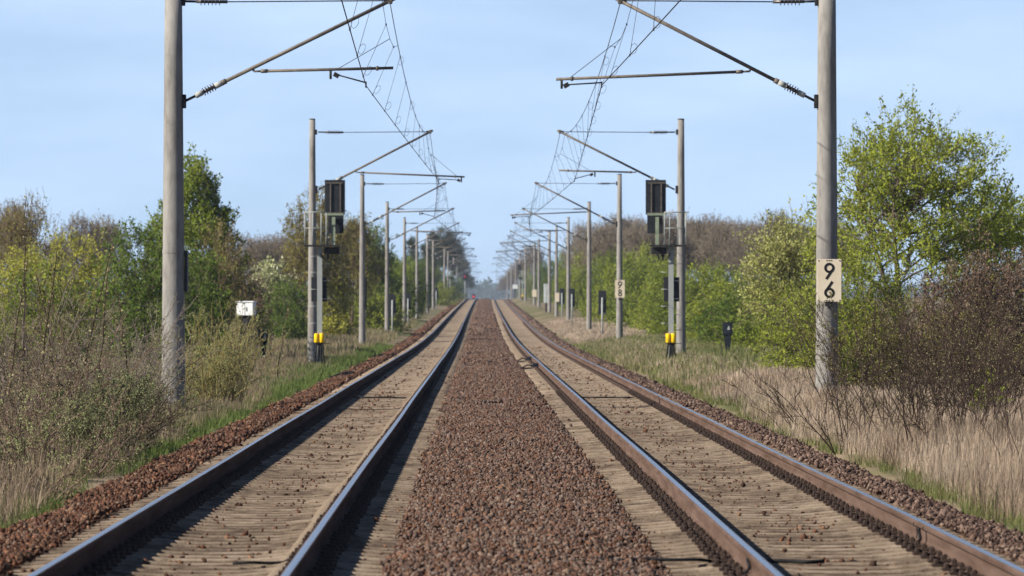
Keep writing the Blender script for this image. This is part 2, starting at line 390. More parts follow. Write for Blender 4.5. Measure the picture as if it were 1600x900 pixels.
# ----------------------------------------------------------------- stones
rng = np.random.default_rng(7)
def ico():
    t = (1+5**.5)/2
    v = np.array([(-1, t, 0), (1, t, 0), (-1, -t, 0), (1, -t, 0), (0, -1, t), (0, 1, t), (0, -1, -t), (0, 1, -t), (t, 0, -1), (t, 0, 1), (-t, 0, -1), (-t, 0, 1)], float)
    v /= np.linalg.norm(v[0])
    f = np.array([(0, 11, 5), (0, 5, 1), (0, 1, 7), (0, 7, 10), (0, 10, 11), (1, 5, 9), (5, 11, 4), (11, 10, 2), (10, 7, 6), (7, 1, 8), (3, 9, 4), (3, 4, 2), (3, 2, 6), (3, 6, 8), (3, 8, 9), (4, 9, 5), (2, 4, 11), (6, 2, 10), (8, 6, 7), (9, 8, 1)])
    return v, f
ICOV, ICOF = ico()
def rotm(rng, n):
    q = rng.normal(size=(n, 4)); q /= np.linalg.norm(q, axis=1)[:, None]
    a, b, c, d = q.T
    return np.stack([np.stack([1-2*(c*c+d*d), 2*(b*c-a*d), 2*(b*d+a*c)], -1), np.stack([2*(b*c+a*d), 1-2*(b*b+d*d), 2*(c*d-a*b)], -1), np.stack([2*(b*d-a*c), 2*(c*d+a*b), 1-2*(b*b+c*c)], -1)], 1)
def stones(P, size, rng):
    n = len(P)
    jit = rng.uniform(.5, 1.4, size=(n, 12, 1))
    sc = np.stack([rng.uniform(.8, 1.35, n), rng.uniform(.65, 1.1, n), rng.uniform(.5, .9, n)], -1)*size[:, None]
    V = ICOV[None]*jit*sc[:, None, :]
    V = np.einsum('nij,nkj->nki', rotm(rng, n), V) + P[:, None, :]
    Fq = ICOF[None]+(np.arange(n)*12)[:, None, None]
    return V.reshape(-1, 3), Fq.reshape(-1, 3)
def scatter(rng, x0, x1, y0, y1, dens, lift=0.0):
    n = int((x1-x0)*(y1-y0)*dens)
    x = rng.uniform(x0, x1, n); y = rng.uniform(y0, y1, n)
    return x, y
def stone_field(name, x0, x1, mat, label, bands, smin, smax, zl=.01):
    VV = []; FF = []; off = 0
    for (y0, y1, dens, k) in bands:
        x, y = scatter(rng, x0, x1, y0, y1, dens)
        sz = rng.uniform(smin, smax, len(x))*k*rng.choice([.7, 1, 1, 1.25], len(x))
        z = bedz(x)+prof(y)+zl+rng.uniform(-.014, .028, len(x)) + .022*np.sin(x*6+y*1.7)*np.sin(y*2.3+x*2) + .02*np.sin(x*2.3-y*.6)
        xe = x+rng.normal(0, .03, len(x))
        V, Fq = stones(np.stack([xe+xo(y), y, z], -1), sz, rng)
        VV.append(V); FF.append(Fq+off); off += len(V)
    o = link(name, np_mesh(name, np.concatenate(VV), np.concatenate(FF), [M[mat]]))
    return tag(o, label, 'ballast', kind='stuff')
stone_field('ballast_stones', -.60, 1.24, 'stone', 'loose brown ballast stones heaped between the two tracks', [(28, 60, 960, 1), (60, 100, 620, 1.15), (100, 170, 300, 1.5), (170, 330, 75, 2.2), (330, 1000, 18, 4.5)], .0115, .0255)
stone_field('ballast_stones', -4.05, -3.22, 'stonered', 'reddish ballast stones along the left shoulder beside the grass', [(30, 60, 560, 1), (60, 100, 380, 1.2), (100, 170, 220, 1.5), (170, 330, 75, 2.2), (330, 950, 18, 4.5)], .013, .029)
stone_field('ballast_stones', 3.84, 4.5, 'stonedark', 'brown ballast stones along the right shoulder beside dry grass', [(30, 60, 560, 1), (60, 100, 380, 1.2), (100, 170, 220, 1.5), (170, 330, 75, 2.2), (330, 950, 18, 4.5)], .014, .029)
# stones lying about on and between the sleepers
for (xc, lab) in ((LC, 'scattered dark stones lying on the sleepers of the left track'), (RC, 'scattered dark stones lying on the sleepers of the right track')):
    x = []; y = []
    xa, ya = scatter(rng, xc-1.3, xc+1.3, 30, 110, 26); xb, yb = scatter(rng, xc-1.3, xc+1.3, 110, 260, 9)
    x = np.concatenate([xa, xb]); y = np.concatenate([ya, yb])
    clus = .5+.5*np.sin(x*3.1+y*.37+xc)*np.sin(y*.83-x*1.7)
    keep = (np.abs(np.abs(x-xc)-GA) > .14) & (rng.uniform(0, 1, len(x)) < .25+.75*clus)
    gap = (np.mod(y-30.0, .6) > .17) & (np.mod(y-30.0, .6) < .43)
    keep &= gap | (rng.uniform(0, 1, len(x)) < .35)
    x, y, gap = x[keep], y[keep], gap[keep]
    sz = rng.uniform(.010, .024, len(x))*np.where(y > 110, 1.4, 1)
    big = rng.uniform(0, 1, len(x)) < .05; sz = np.where(big, sz*1.8, sz)
    z = np.where(gap, -.218, -.206)+prof(y)
    V, Fq = stones(np.stack([x+xo(y), y, z], -1), sz, rng)
    tag(link('loose_stones', np_mesh('loose_stones', V, Fq, [M['stonered']])), lab, 'stones', kind='stuff')

# ----------------------------------------------------------------- sleepers
def sleeper_mesh():
    # stations along the length: x, top z, half top width, half bottom width
    st = [(-1.30, -.250, .075, .12), (-1.285, -.212, .10, .15), (-1.05, -.197, .105, .15), (-.93, -.184, .105, .15), (-.58, -.184, .105, .15), (-.46, -.198, .105, .15), (-.30, -.212, .10, .14), (0, -.216, .10, .135)]
    st = st + [(-a, b_, c, d) for (a, b_, c, d) in reversed(st[:-1])]
    m = MB(); vs = []; fs = []
    for (x, zt, a, bb) in st:
        vs += [(x, -bb, -.42), (x, -a-.003, zt-.006), (x, -a, zt), (x, 0, zt+.002), (x, a, zt), (x, a+.003, zt-.006), (x, bb, -.42)]
    k = 7
    for i in range(len(st)-1):
        for j in range(k-1):
            fs.append((i*k+j, (i+1)*k+j, (i+1)*k+j+1, i*k+j+1))
    fs.append(list(range(k))); fs.append([(len(st)-1)*k+j for j in range(k)][::-1])
    m.add(vs, fs); return m
def clip_mesh(sx):
    m = MB()      # origin at the rail foot edge on the rail seat; sx = outward direction
    m.box((sx*.045, 0, .010), (.13, .15, .020))
    m.box((sx*.080, 0, .034), (.028, .115, .036), bev=.006)
    m.box((sx*.020, 0, .040), (.085, .075, .022), rot=(0, sx*.22, 0), bev=.005)
    m.tube([(sx*.03, 0, .02), (sx*.03, 0, .085)], .012, 6)
    m.tube([(sx*.03, 0, .052), (sx*.03, 0, .074)], .021, 6, smooth=False)
    return m
s0 = thing('sleeper', 'sandy concrete sleeper under the left track', 'sleeper', (LC, 30, 0), 0, 'concrete sleepers of the left track')
sleeper_mesh().build('sleeper_body', M['sleeper'], s0)
for rs in (-1, 1):
    for sx in (-1, 1):
        c = clip_mesh(sx).build('rail_fastening', M['clip'], s0)
        c.location = (rs*GA+sx*.066, 0, -.184)
rr = random.Random(3)
for (xc, lab, grp) in ((LC, 'sandy concrete sleeper under the left track', 'concrete sleepers of the left track'), (RC, 'sandy concrete sleeper under the right track', 'concrete sleepers of the right track')):
    for k in range(150):
        loc = (xc+rr.uniform(-.012, .012), 30+k*.6+rr.uniform(-.02, .02), rr.uniform(-.003, .002)); rz = R(rr.uniform(-.5, .5))
        if k == 0 and xc == LC: s0.location = loc; continue
        dup(s0, loc, rz, lab, grp)
# the far sleepers, past 300, one object
me = [c for c in s0.children if c.name.startswith('sleeper_body')][0].data
sv_ = np.array([v.co for v in me.vertices]); quads = np.array([list(p.vertices) for p in me.polygons if len(p.vertices) == 4])
VV = []; FF = []; off = 0
for xc in (LC, RC):
    ys = np.arange(120, 1000, .6)
    V = sv_[None]+np.stack([xc+xo(ys), ys, prof(ys)], -1)[:, None, :]
    VV.append(V.reshape(-1, 3)); FF.append((quads[None]+(np.arange(len(ys))*len(sv_))[:, None, None]).reshape(-1, 4)+off); off += len(ys)*len(sv_)
tag(link('far_sleepers', np_mesh('far_sleepers', np.concatenate(VV), np.concatenate(FF), [M['sleeper']])), 'far sleepers of both tracks merging with distance', 'sleepers', kind='stuff')

# their fastenings, too far to tell apart
yf = np.arange(120, 420, .6); VV = []; FF = []; off = 0
bxv = np.array([(x, y, z) for x in (-.055, .055) for y in (-.06, .06) for z in (0, .055)]); bxf = np.array([(0, 1, 3, 2), (4, 6, 7, 5), (0, 4, 5, 1), (2, 3, 7, 6), (1, 5, 7, 3)])
for xc in (LC, RC):
    for q in (-GA-.105, -GA+.105, GA-.105, GA+.105):
        V = bxv[None]+np.stack([xc+q+xo(yf), yf, prof(yf)-.182], -1)[:, None, :]
        VV.append(V.reshape(-1, 3)); FF.append((bxf[None]+(np.arange(len(yf))*8)[:, None, None]).reshape(-1, 4)+off); off += len(yf)*8
tag(link('far_fastenings', np_mesh('far_fastenings', np.concatenate(VV), np.concatenate(FF), [M['clip']])), 'dark rows of rail fastenings on the far sleepers', 'fastenings', kind='stuff')

# ----------------------------------------------------------------- rails
half = [(.0, -.172), (.075, -.172), (.075, -.160), (.040, -.148), (.012, -.136), (.0085, -.118), (.0085, -.062), (.012, -.050), (.034, -.040), (.036, -.036), (.0365, -.012), (.031, -.004), (.024, -.0012), (0, 0)]
prf = half + [(-x, z) for (x, z) in reversed(half[1:-1])]
nP = len(prf)
ry = np.array(list(np.arange(2, 200, 4.0))+list(np.arange(200, 1000, 12))+[1000, 1100, 1300, 1600, 2000, 2600])
def rail(xc, lab):
    V = []
    P = np.array(prf)
    for y in ry:
        V.append(np.stack([P[:, 0]+xc+float(xo(y))+.004*math.sin(y*.11+xc), np.full(nP, y), P[:, 1]+float(prof(y))+.003*math.sin(y*.17+xc*2)], -1))
    V = np.concatenate(V); FF = []; mi = []
    for i in range(len(ry)-1):
        for j in range(nP):
            j2 = (j+1) % nP
            FF.append((i*nP+j, (i+1)*nP+j, (i+1)*nP+j2, i*nP+j2)); mi.append(1 if 12 <= j <= 13 else 0)
    me = np_mesh('rail', V, FF, [M['railside'], M['railtop']], mi)
    me.polygons.foreach_set('use_smooth', [m_ == 1 for m_ in mi])
    tag(link('rail', me), lab, 'rail')
rail(LC-GA, 'steel rail on the far left, outer rail of left track beside the grass')
rail(LC+GA, 'steel rail of the left track next to the central ballast, dark side showing')
rail(RC-GA, 'steel rail of the right track next to the central ballast, brown side lit')
rail(RC+GA, 'steel rail on the far right, outer rail of right track by dry grass')

# sand drifted along the inner side of the left track's inner rail
sy = np.arange(26, 420, .5); sx_ = np.array([-.285, -.255, -.225, -.19, -.15, -.11, -.085])
hh = np.array([-.225, -.198, -.178, -.168, -.166, -.170, -.176])
X, Y = np.meshgrid(sx_, sy)
Z = np.tile(hh, (len(sy), 1))+.004*np.sin(Y*.9)+.002*np.sin(Y*3.1+X*20)
V = np.stack([X+LC+GA+xo(Y)+.012*np.sin(Y*.33)*(X < -.2), Y, Z+prof(Y)], -1).reshape(-1, 3)
i = (np.arange(len(sy)-1)[:, None]*7+np.arange(6)[None]).ravel()
tag(link('sand_drift', np_mesh('sand_drift', V, np.stack([i, i+1, i+8, i+7], -1), [M['sand']], None, True)), 'tan sand drifted along the inner rail of the left track', 'sand', kind='stuff')

# ----------------------------------------------------------------- cables and rail contacts
def cable(pts, r, lab, name='cable', cat='cable'):
    m = MB(); pts = [Vector(p) for p in pts]; fine = []
    for a, b_ in zip(pts[:-1], pts[1:]):
        for k in range(4): fine.append(a.lerp(b_, k/4))
    fine.append(pts[-1])
    sm = [fine[0]]+[(fine[i-1]+fine[i]*2+fine[i+1])/4 for i in range(1, len(fine)-1)]+[fine[-1]]
    m.tube(sm, r, 6)
    return tag(m.build(name, M['cable']), lab, cat)
def zigz(x0, x1, y, z, n, rnd, amp=.05):
    return [(x0+(x1-x0)*k/n, y+rnd.uniform(-amp, amp), z+rnd.uniform(0, .012)) for k in range(n+1)]
rnd = random.Random(5)
cable([(RC-GA-.012, 37.3, -.03), (RC-GA-.03, 37.25, -.06), (RC-GA-.02, 37.1, -.11), (RC-GA-.09, 36.9, -.165), (RC-GA-.15, 36.9, -.18)], .011, 'black cable hooked up the lit web of the inner right-track rail', 'bond_cable')
cable(zigz(RC-GA+.16, RC-.12, 39.9, -.198, 4, rnd), .016, 'black cable lying across sleepers of the right track in the foreground')
cable([(RC-GA-.16, 39.6, -.175)]+zigz(RC-GA-.25, .62, 39.4, -.158, 5, rnd, .08), .013, 'black cable over the central ballast edge beside the right track')
cable([(LC+GA-.14, 39.8, -.15)]+zigz(LC+GA-.2, LC+GA-.55, 39.5, -.185, 3, rnd, .08), .012, 'black cable bending out from the left track inner rail over sand')
cable(zigz(LC-GA+.18, LC+GA-.3, 113, -.19, 6, rnd, .15), .017, 'thin dark cable crossing the left track farther off')
cable(zigz(RC-GA+.15, RC+GA-.2, 113.3, -.19, 6, rnd, .15), .017, 'thin dark cable crossing the right track farther off')
cable([(RC+GA-.014, 42.35, -.035), (RC+GA-.02, 42.3, -.08), (RC+GA-.02, 42.15, -.13), (RC+GA-.1, 42.0, -.175)], .011, 'black bond cable down the web of the far right rail', 'bond_cable')
m = MB()
for yy in (42.6, 41.7):
    for sg in (-1,):
        m.tube([(RC+GA+sg*.0372, yy, -.012), (RC+GA+sg*.0385, yy, -.036), (RC+GA+sg*.0135, yy, -.052), (RC+GA+sg*.0105, yy, -.10), (RC+GA+sg*.0135, yy, -.134)], .0045, 5)
tag(m.build('weld_seam', M['clip']), 'pair of dark weld seams on the far right rail', 'weld')
def contact(loc, lab):
    t = thing('rail_contact', lab, 'rail contact', loc)
    a = MB(); a.box((-.10, 0, -.06), (.16, .30, .13), bev=.02); a.box((-.2, 0, -.09), (.06, .12, .05), bev=.01); a.build('housing', M['blackbox'], t)
    c = MB(); c.tube([(-.2, 0, -.08), (-.33, -.05, -.05), (-.48, -.2, -.12), (-.62, -.5, -.13)], .02, 6); c.build('lead', M['cable'], t)
    d = MB(); d.box((-.34, -.25, -.15), (.32, .16, .05), bev=.012); d.build('tray', M['cable'], t)
contact((RC-GA-.01, 168, -.03), 'black rail contact box on the inner right-track rail, nearer of two')
contact((RC-GA-.01, 190, -.03), 'black rail contact box on the inner right-track rail, farther of two')
m = MB(); m.tube([(-3.35, 152, -.12), (-3.5, 151, -.1), (-3.72, 150, -.16), (-3.9, 149, -.22)], .022, 6); m.box((-3.5, 151, -.14), (.22, .4, .07), bev=.01)
tag(m.build('cable_duct', M['cable']), 'short black cable duct on the left ballast shoulder', 'cable duct')

# ----------------------------------------------------------------- overhead line masts
def cantilever(root, side, kind, tipx, conx, rad):
    """side: +1 arm points to +X.  All X relative to the mast.  kind A: steady arm from the mast side; B: from beyond the wire"""
    d = side
    part = MB()
    rr5, rr7 = rad(5.22), rad(6.98)
    part.box((d*(rr5+.02), 0, 5.22), (.07, .16, .24), bev=.01)
    ct = part.build('cantilever', M['iron'], root)
    ub = MB(); ub.box((d*(rr7+.02), 0, 6.98), (.07, .12, .16), bev=.01); ub.build('bracket', M['iron'], ct)
    a = Vector((d*.19, 0, 5.22)); e = Vector((tipx, 0, 7.03)); u = (e-a).normalized()
    q = a+u*.80
    t = MB(); t.tube([a+u*.74, e], .034, 10); t.tube([a+u*.72, a+u*.82], .05, 10)
    t.box(e-u*.09, (.07, .08, .12), bev=.01)
    t.build('cantilever_tube', M['tube'], ct)
    ins = MB(); ins.tube([a, a+u*.26], .024, 8)
    ins.cur = 1; ins.tube([a+u*.22, a+u*.36], .05, 10); ins.tube([a+u*.60, a+u*.74], .052, 10)
    ins.cur = 2; ins.tube([a+u*.34, a+u*.62], .032, 8)
    for k in range(5):
        c = a+u*(.385+.05*k); ins.tube([c-u*.008, c+u*.012], [.082, .055], 12)
    ins.build('insulator', [M['iron'], M['greycap'], M['porc']], ct)
    # tie rod at the top
    tr = MB(); z = 6.98
    tr.tube([(d*.18, 0, z), (d*.42, 0, z-.005)], .022, 8)
    tr.tube([(d*.95, 0, z-.01), (tipx-d*.12, 0, 6.99)], .012, 6); tr.box((tipx-d*.12, 0, 6.99), (.16, .05, .06))
    tr.build('tie_rod', M['iron'], ct)
    i2 = MB(); i2.tube([(d*.40, 0, z-.005), (d*.95, 0, z-.01)], .030, 8)
    for k in range(6):
        i2.tube([(d*(.48+.065*k), 0, z-.006), (d*(.492+.065*k), 0, z-.006)], .07, 10)
    i2.build('insulator', M['porc'], ct)
    # registration arm
    hx = a+u*((abs(tipx-d*.19))*.325/abs(u.x))
    pin = hx+Vector((d*.02, 0, -.06))
    endx = (conx+d*.48) if kind == 'A' else (conx+d*.80)
    end = Vector((endx, 0, pin.z+(.06 if kind == 'A' else -.14)))
    rg = MB(); v = (end-pin).normalized()
    rg.tube([pin, pin+v*.14], .018, 8); rg.tube([pin+v*.12, end], .026, 8); rg.tube([pin+v*.12, pin+v*.24], .034, 8)
    rg.tube([hx, pin], .02, 6); rg.tube([end-v*.30, end-v*.26], .042, 8)
    rg.build('registration_arm', M['tube'], ct)
    sa = MB(); con = Vector((conx, 0, 5.52))
    if kind == 'A':
        hp = pin+v*((conx-d*.62-pin.x)/v.x); st = hp+Vector((d*.10, 0, -.09))
    else:
        hp = end-v*.10; st = hp+Vector((-d*.08, 0, -.10))
    sa.tube([hp, hp+Vector((0, 0, -.17))], .022, 6); sa.box(st+Vector((0, 0, -.01)), (.10, .04, .08), rot=(0, d*.5, 0))
    sa.tube([st, con+Vector((0, 0, .03))], .015, 6); sa.tube([con+Vector((0, 0, .05)), con+Vector((0, 0, -.06))], .014, 6)
    sa.build('steady_arm', M['iron'], ct)
    sw = MB(); sw.tube([end-v*(.95 if kind == 'A' else .25)+Vector((0, 0, .02)), Vector((tipx-d*.09, 0, 6.32))], .006, 5)
    sw.build('support_wire', M['wire'], ct)
    return ct

def mast(x, y, rb, rt, side, kind, tipX, conX, lab, grp, near=False):
    z0 = float(prof(y))
    root = thing('overhead_line_mast', lab, 'mast', (x, y, z0), 0, grp)
    base = gzf(x, y)-z0-.3
    m = MB(); H = 7.36
    zs = [base, 0, 2, 4, 6, H]
    m.tube([(0, 0, z) for z in zs], [rb+(rt-rb)*(z-base)/(H-base) for z in zs], 24)
    m.build('pole', M['concrete'], root)
    cp = MB(); cp.tube([(0, 0, H), (0, 0, H+.03)], [rt*1.06, rt*.98], 20); cp.build('pole_cap', M['iron'], root)
    cantilever(root, side, kind, tipX-x, conX-x, lambda z: rb+(rt-rb)*(z-base)/(H-base))
    return root

# left: image column, px per metre ; right likewise
lp = [(271, 89.0), (488, 51.1), (566, 35.9), (605, 27.7), (632, 22.3), (651.5, 18.9), (668, 16.3), (677, 14.5), (694.5, 11.4), (700, 10.3), (708.7, 8.7), (714, 7.6), (720, 6.4)]
rp = [(1292, 89.0), (1064, 51.1), (968, 36.0), (920.5, 27.7), (888, 22.4), (869.5, 19.2), (858.5, 17.3), (842, 14.7), (835, 13.5), (821, 11.3), (812.5, 9.9), (806, 8.9), (799, 7.6), (793, 6.6)]
ordn = ['nearest', 'second', 'third', 'fourth', 'fifth', 'sixth', 'seventh', 'eighth', 'ninth', 'tenth', 'eleventh', 'twelfth', 'thirteenth', 'fourteenth']
lextra = {0: 'thick grey concrete mast in the left foreground, nearest of the left row', 1: 'second concrete mast of the left row, beside the left signal', 2: 'third concrete mast of the left row, past the left signal'}
rextra = {0: 'thick grey concrete mast carrying the 9 6 sign on the right', 1: 'second concrete mast of the right row, behind the right signal', 2: 'third concrete mast of the right row, carrying the 9 8 sign'}
LW = [(26, -1.32, -1.55, 0)]; RW = [(26, 3.17, 2.50, 0)]      # y, contact x, messenger x per mast
for k, (xp, s) in enumerate(lp):
    X, Yk = px(xp, s)
    sh = float(xo(Yk))
    con = (-1.98 if k == 0 else (-1.23 if k % 2 else -1.95))+sh
    tip = (-1.47 if k == 0 else -1.40)+sh
    mast(X, Yk, .215 if k == 0 else .150, .150 if k == 0 else .088 if k < 6 else .11, 1, 'A' if k % 2 == 0 else 'B', tip, con,
         lextra.get(k, '%s concrete mast from the camera in the left row' % ordn[k]), 'masts along the left track')
    LW.append((Yk, con, tip-.09, 1))
for k, (xp, s) in enumerate(rp):
    X, Yk = px(xp, s)
    sh = float(xo(Yk))
    con = (2.157 if k % 2 == 0 else 2.93)+sh
    tip = 2.40+sh
    mast(X, Yk, .205 if k == 0 else .150, .155 if k == 0 else .098 if k < 6 else .11, -1, 'B' if k % 2 == 0 else 'A', tip, con,
         rextra.get(k, '%s concrete mast from the camera in the right row' % ordn[k]), 'masts along the right track')
    RW.append((Yk, con, tip+.09, 1))

# wires: contact wire, messenger wire, droppers
def overhead(W, lab, seed):
    root = thing('overhead_line', lab, 'overhead wires', (0, 26, 0))
    def loc(p): return (p[0], p[1]-26, p[2])
    cw = MB(); pts = []
    for (y, c, mx_, f) in W: pts.append((c, y, 5.50+float(prof(y))))
    full = []
    for a, b_ in zip(pts[:-1], pts[1:]):
        for k in range(6):
            t = k/6; full.append(loc((a[0]+(b_[0]-a[0])*t, a[1]+(b_[1]-a[1])*t, a[2]+(b_[2]-a[2])*t-.03*4*t*(1-t))))
    full.append(loc(pts[-1])); cw.tube(full, .0085, 6); cw.build('contact_wire', M['wire'], root)
    def mess(a, b_, t):
        za = 6.97+float(prof(a[0])); zb = 6.97+float(prof(b_[0])); sag = .0135e-2*(b_[0]-a[0])**2
        return (a[2]+(b_[2]-a[2])*t, a[0]+(b_[0]-a[0])*t, za+(zb-za)*t-sag*4*t*(1-t))
    mw = MB(); full = []
    for a, b_ in zip(W[:-1], W[1:]):
        for k in range(14): full.append(loc(mess(a, b_, k/14)))
    full.append(loc(mess(W[-2], W[-1], 1))); mw.tube(full, .0075, 6); mw.build('messenger_wire', M['wire'], root)
    rg = random.Random(seed); cnt = 0
    for si, (a, b_) in enumerate(zip(W[:-1], W[1:])):
        if b_[0] > 620: break
        n = 9
        for k in range(n):
            t = (k+.5)/n
            top = Vector(mess(a, b_, t)); bot = Vector((a[1]+(b_[1]-a[1])*t, top.y, 5.5+float(prof(top.y))-.03*4*t*(1-t)))
            if k in (0, n-1):
                top.z -= .45      # hangs from the stitch wire
            d = MB(); d.tube([loc(top), loc(bot)], .0036, 4)
            ax = (top-bot).normalized()
            for base, sg in ((bot, 1),) + (((top, -1),) if k % 2 else ()):
                ring = [Vector(loc(base+ax*sg*(.10+.085*math.cos(q))+Vector((.05*math.sin(q)+.045, 0, 0)))) for q in np.linspace(0, 2*math.pi, 9)]
                d.tube(ring, .0034, 4, False)
            d.box(loc(bot), (.025, .05, .035)); d.box(loc(top), (.025, .05, .035))
            d.build('dropper', M['wire'], root)
    for k in range(1, min(8, len(W)-1)):
        y, c, mx_, f = W[k]
        a, b_ = W[k-1], W[k+1]; L1 = 9.5
        p0 = Vector(mess(a, W[k], 1-L1/(y-a[0]))); p3 = Vector(mess(W[k], b_, L1/(b_[0]-y)))
        n = 9
        p1 = Vector(mess(a, W[k], 1-(.5/n))); p2 = Vector(mess(W[k], b_, .5/n)); p1.z -= .45; p2.z -= .45
        s = MB(); s.tube([loc(p) for p in (p0, p1, (p1+p2)/2-Vector((0, 0, .05)), p2, p3)], .0045, 5); s.build('stitch_wire', M['wire'], root)
overhead(LW, 'thin dark overhead contact and carrying wires above the left track', 1)
overhead(RW, 'thin dark overhead contact and carrying wires above the right track', 2)

# ----------------------------------------------------------------- hectometre signs
def stroke_digit(ch, h, w_, thick):
    """flat digit with thickness in the XZ plane (front towards -Y); returns MB"""
    m = MB(); t = h*.145
    def ring(cx, cz, ro):
        n = 28; ri = ro-t; vs = []
        for k in range(n):
            a = 2*math.pi*k/n
            for r_, yy in ((ro, 0), (ri, 0), (ri, thick), (ro, thick)): vs.append((cx+r_*math.cos(a), yy, cz+r_*math.sin(a)))
        fs = []
        for k in range(n):
            k2 = (k+1) % n
            for q in range(4): fs.append((k*4+q, k*4+(q+1) % 4, k2*4+(q+1) % 4, k2*4+q))
        m.add(vs, fs)
    def band(a, b_):
        a = Vector(a); b_ = Vector(b_); u = (b_-a).normalized(); nrm = Vector((-u.y, u.x))*t/2
        q = [a+nrm, a-nrm, b_-nrm, b_+nrm]
        m.add([(p.x, .0006, p.y) for p in q]+[(p.x, thick-.0006, p.y) for p in q], [(0, 1, 2, 3), (7, 6, 5, 4), (0, 4, 5, 1), (1, 5, 6, 2), (2, 6, 7, 3), (3, 7, 4, 0)])
    ro = h*.315
    if ch in '69':
        ring(0, -h/2+ro, ro); band((-ro*.86+t*.5, -h/2+ro*1.35), (ro*.62, h/2-.0*t))
        if ch == '9': m.v = [(-x, y, -z) for (x, y, z) in m.v]
    elif ch == '8':
        ring(0, -h/2+h*.285, h*.285); ring(0, h/2-h*.255, h*.255)
    return m
def km_sign(x, y, zc, wd, ht, digits, lab):
    z0 = float(prof(y))
    t = thing('kilometre_sign', lab, 'sign', (x, y, zc+z0))
    p = MB(); p.box((0, 0, 0), (wd, .012, ht), bev=.004); p.build('plate', M['sign'], t)
    fr = MB()
    for (a, b_) in (((-wd/2+.03, ht/2-.025), .0), ((wd/2-.03, ht/2-.025), .0), ((-wd/2+.03, -ht/2+.025), 0), ((wd/2-.03, -ht/2+.025), 0), ((-.04, ht/2-.022), 0), ((0, ht/2-.022), 0), ((.04, ht/2-.022), 0), ((-.05, -ht/2+.022), 0), ((0, -ht/2+.022), 0), ((.05, -ht/2+.022), 0)):
        fr.tube([(a[0], -.012, a[1]), (a[0], .002, a[1])], .011, 8)
    fr.build('bolts', M['digit'], t)
    for i_, ch in enumerate(digits):
        o = stroke_digit(ch, ht*.385, wd*.4, .004).build('digit', M['digit'], t)
        o.location = (0, -.0115, ht*.225 if i_ == 0 else -ht*.215)
    br = MB(); br.box((0, .05, ht/2-.04), (wd*.8, .08, .04)); br.box((0, .05, -ht/2-.03), (wd*.32, .08, .10)); br.build('bracket', M['iron'], t)
    return t
X, Yk = px(1294, 89.0); km_sign(X, Yk-.30, 2.075, .43, .745, '96', 'cream plate with black 9 over 6 on the nearest right mast')
X, Yk = px(968.5, 36.0); km_sign(X, Yk-.24, 2.40, .42, .78, '98', 'cream plate with black 9 over 8 on the third right mast')
X, Yk = px(872, 19.2); km_sign(X, Yk-.3, 1.6, .45, .75, '', 'small blank pale plate on the sixth right mast')
X, Yk = px(835, 13.6); km_sign(X, Yk-.4, 1.5, .5, .85, '', 'tiny blank cream plate on the ninth right mast')
def edge_plate(x, y, z0, z1, off, lab):
    zz = float(prof(y)); t = thing('kilometre_sign', lab, 'sign', (x, y, zz))
    p = MB(); p.box((off+.02, .16, (z0+z1)/2), (.05, .43, z1-z0), bev=.004); p.build('plate', M['black'], t)
    s = MB()
    for z in (z0+.02, z1-.02): s.tube([(0, 0, z-.025), (0, 0, z+.025)], off-.006, 24, False)
    s.build('strap', M['concrete'], t)
X, Yk = px(271, 89.0); edge_plate(X, Yk, 1.88, 2.60, .202, 'dark plate seen edge on, strapped to the nearest left mast')
X, Yk = px(566, 35.9); edge_plate(X, Yk, 1.50, 2.90, .146, 'dark plate seen edge on, strapped to the third left mast')

